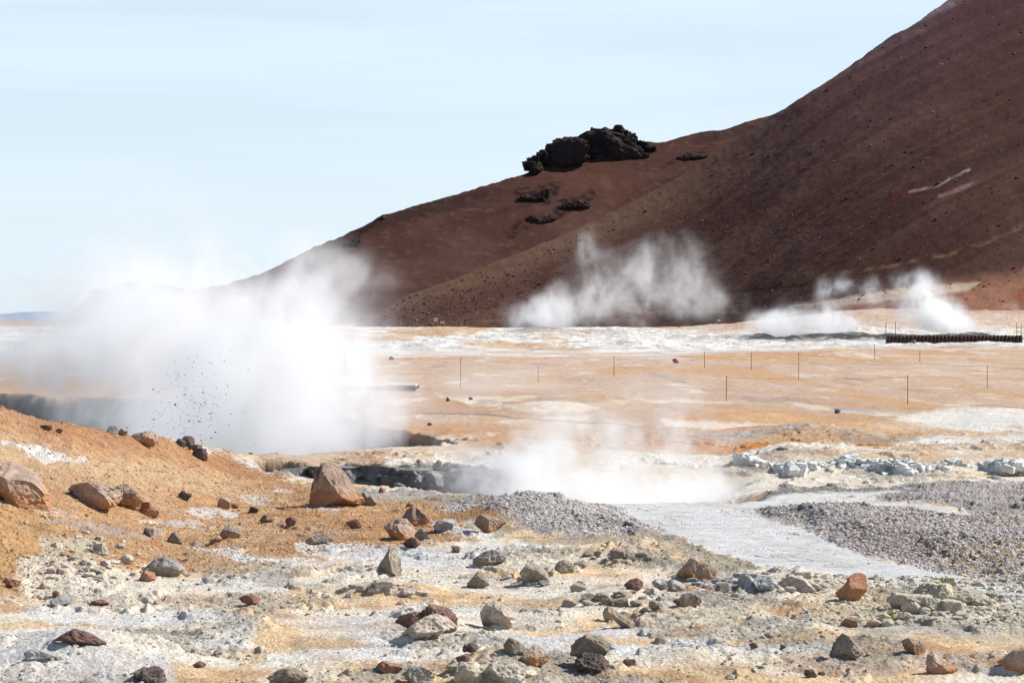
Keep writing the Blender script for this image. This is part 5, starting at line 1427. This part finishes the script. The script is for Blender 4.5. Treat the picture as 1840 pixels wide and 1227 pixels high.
    for i, k in enumerate(('Resolution X', 'Resolution Y', 'Resolution Z')): vc.inputs[k].default_value = n[i]
    sm = N.new('GeometryNodeSetMaterial'); mat = steam_material(name + '_vapour', dens); sm.inputs['Material'].default_value = mat
    L(vc.outputs[0], sm.inputs[0])
    go = N.new('NodeGroupOutput'); L(sm.outputs[0], go.inputs[0])
    md = o.modifiers.new('density', 'NODES'); md.node_group = ng
    me.materials.append(mat)
    tag(o, label, 'steam', group, 'stuff')
    print('steam', name, n, [round(a, 1) for a in lo], [round(a, 1) for a in hi])
    return o

PL = 'steam plumes'
steam('steam_cloud', 'large white steam cloud billowing out of the dark mud pool behind the orange slope',
      [(480, 740, 190, 110, 50, 4.5, 1.3), (320, 775, 120, 90, 48, 4, 1.2), (570, 800, 110, 50, 47, 3, .9), (190, 655, 210, 62, 55, 4, .75), (380, 620, 240, 80, 53, 4.5, .9),
       (320, 545, 190, 60, 54, 4, .5), (470, 540, 90, 60, 53, 3, .6), (300, 430, 150, 110, 56, 4, .50), (220, 510, 180, 60, 56, 3, .42), (560, 480, 50, 50, 52, 3, .5), (625, 520, 80, 34, 52, 3, .36),
       (610, 680, 90, 110, 49, 4, .22), (30, 640, 150, 55, 57, 4, .5), (700, 760, 80, 60, 47.5, 2.5, .34), (100, 745, 190, 46, 58, 4, .5), (570, 620, 110, 100, 50, 4, .7), (710, 740, 90, 70, 49, 3, .22), (240, 600, 160, 60, 54, 4, .3), (160, 560, 110, 40, 58, 3, .3)],
      (41.8, 65), -1.6, 0.46, 0.09, 0.6, 2.4, 0.03, 0.8, 1, PL, warp=3.0)
steam('steam_cloud', 'low bank of white steam drifting off the hollow beyond the cracked white mudflat',
      [(1120, 890, 200, 24, 33.2, 1.6, 1.2), (1235, 866, 80, 40, 33, 1.3, .8), (1010, 862, 110, 44, 33.4, 1.4, .7), (930, 878, 70, 30, 33.4, 1.2, .7), (1290, 882, 44, 24, 32.6, 1.0, .7),
       (1080, 810, 280, 90, 34, 1.4, .5), (1160, 740, 160, 100, 34.5, 1.5, .3), (860, 850, 110, 44, 34.5, 1.5, .42)],
      (30.25, 37.6), -0.75, 1.2, 0.05, 1.1, 2.0, 0.06, 0.9, 2, PL, warp=0.9)
steam('steam_cloud', 'thin grey steam plume with tall wisps rising before the foot of the brown slope',
      [(978, 580, 36, 14, 335, 6, 3.2), (975, 562, 40, 20, 335, 6, 1.9), (1010, 556, 60, 24, 335, 7, 1.0), (1090, 548, 110, 34, 335, 8, .62), (1200, 505, 90, 62, 335, 9, .62), (1058, 440, 18, 34, 335, 5, .7),
       (1150, 470, 80, 40, 335, 8, .5), (1220, 440, 50, 36, 335, 8, .42), (1140, 592, 70, 10, 320, 6, .8), (1280, 545, 80, 36, 335, 8, .45), (1075, 500, 50, 50, 335, 5, .5)],
      (305, 365), -0.5, 0.07, 0.42, 0.20, 2.6, 0.05, 0.9, 3, PL, warp=8)
steam('steam_cloud', 'two dense white steam puffs side by side over the black mud holes',
      [(1395, 592, 38, 16, 262, 4, 1.9), (1490, 593, 42, 14, 262, 4, 1.9), (1390, 572, 44, 18, 262, 4, .9), (1488, 574, 34, 16, 262, 4, .9), (1350, 560, 50, 30, 262, 4, .3), (1482, 515, 20, 20, 262, 2.5, .8), (1518, 508, 16, 18, 262, 2.5, .7),
       (1510, 555, 80, 26, 262, 3, .35), (1565, 515, 30, 30, 262, 3, .45)],
      (246, 278), -0.5, 0.30, 0.24, 0.34, 2.4, 0.06, 0.9, 4, PL, warp=4)
steam('steam_cloud', 'bright white steam plume leaning left beside the dark retaining wall',
      [(1705, 585, 46, 14, 258, 4, 1.8), (1690, 565, 42, 22, 258, 4, 1.6), (1670, 540, 36, 24, 258, 4, .9), (1640, 510, 36, 26, 258, 4, .7), (1600, 555, 100, 30, 258, 4, .36)],
      (244, 274), -0.5, 0.36, 0.24, 0.34, 2.2, 0.06, 0.9, 5, PL, warp=4)
steam('steam_veil', 'thin veil of drifting steam over the pinkish plain beyond the pits',
      [(840, 700, 110, 60, 72, 6, .6), (1000, 690, 160, 55, 78, 6, .5), (1120, 765, 130, 55, 58, 5, .5), (1740, 812, 100, 14, 50, 3, .45)],
      (46, 95), 0.05, 0.07, 0.25, 0.25, 1.2, 0.02, 0.6, 6, PL, warp=3)
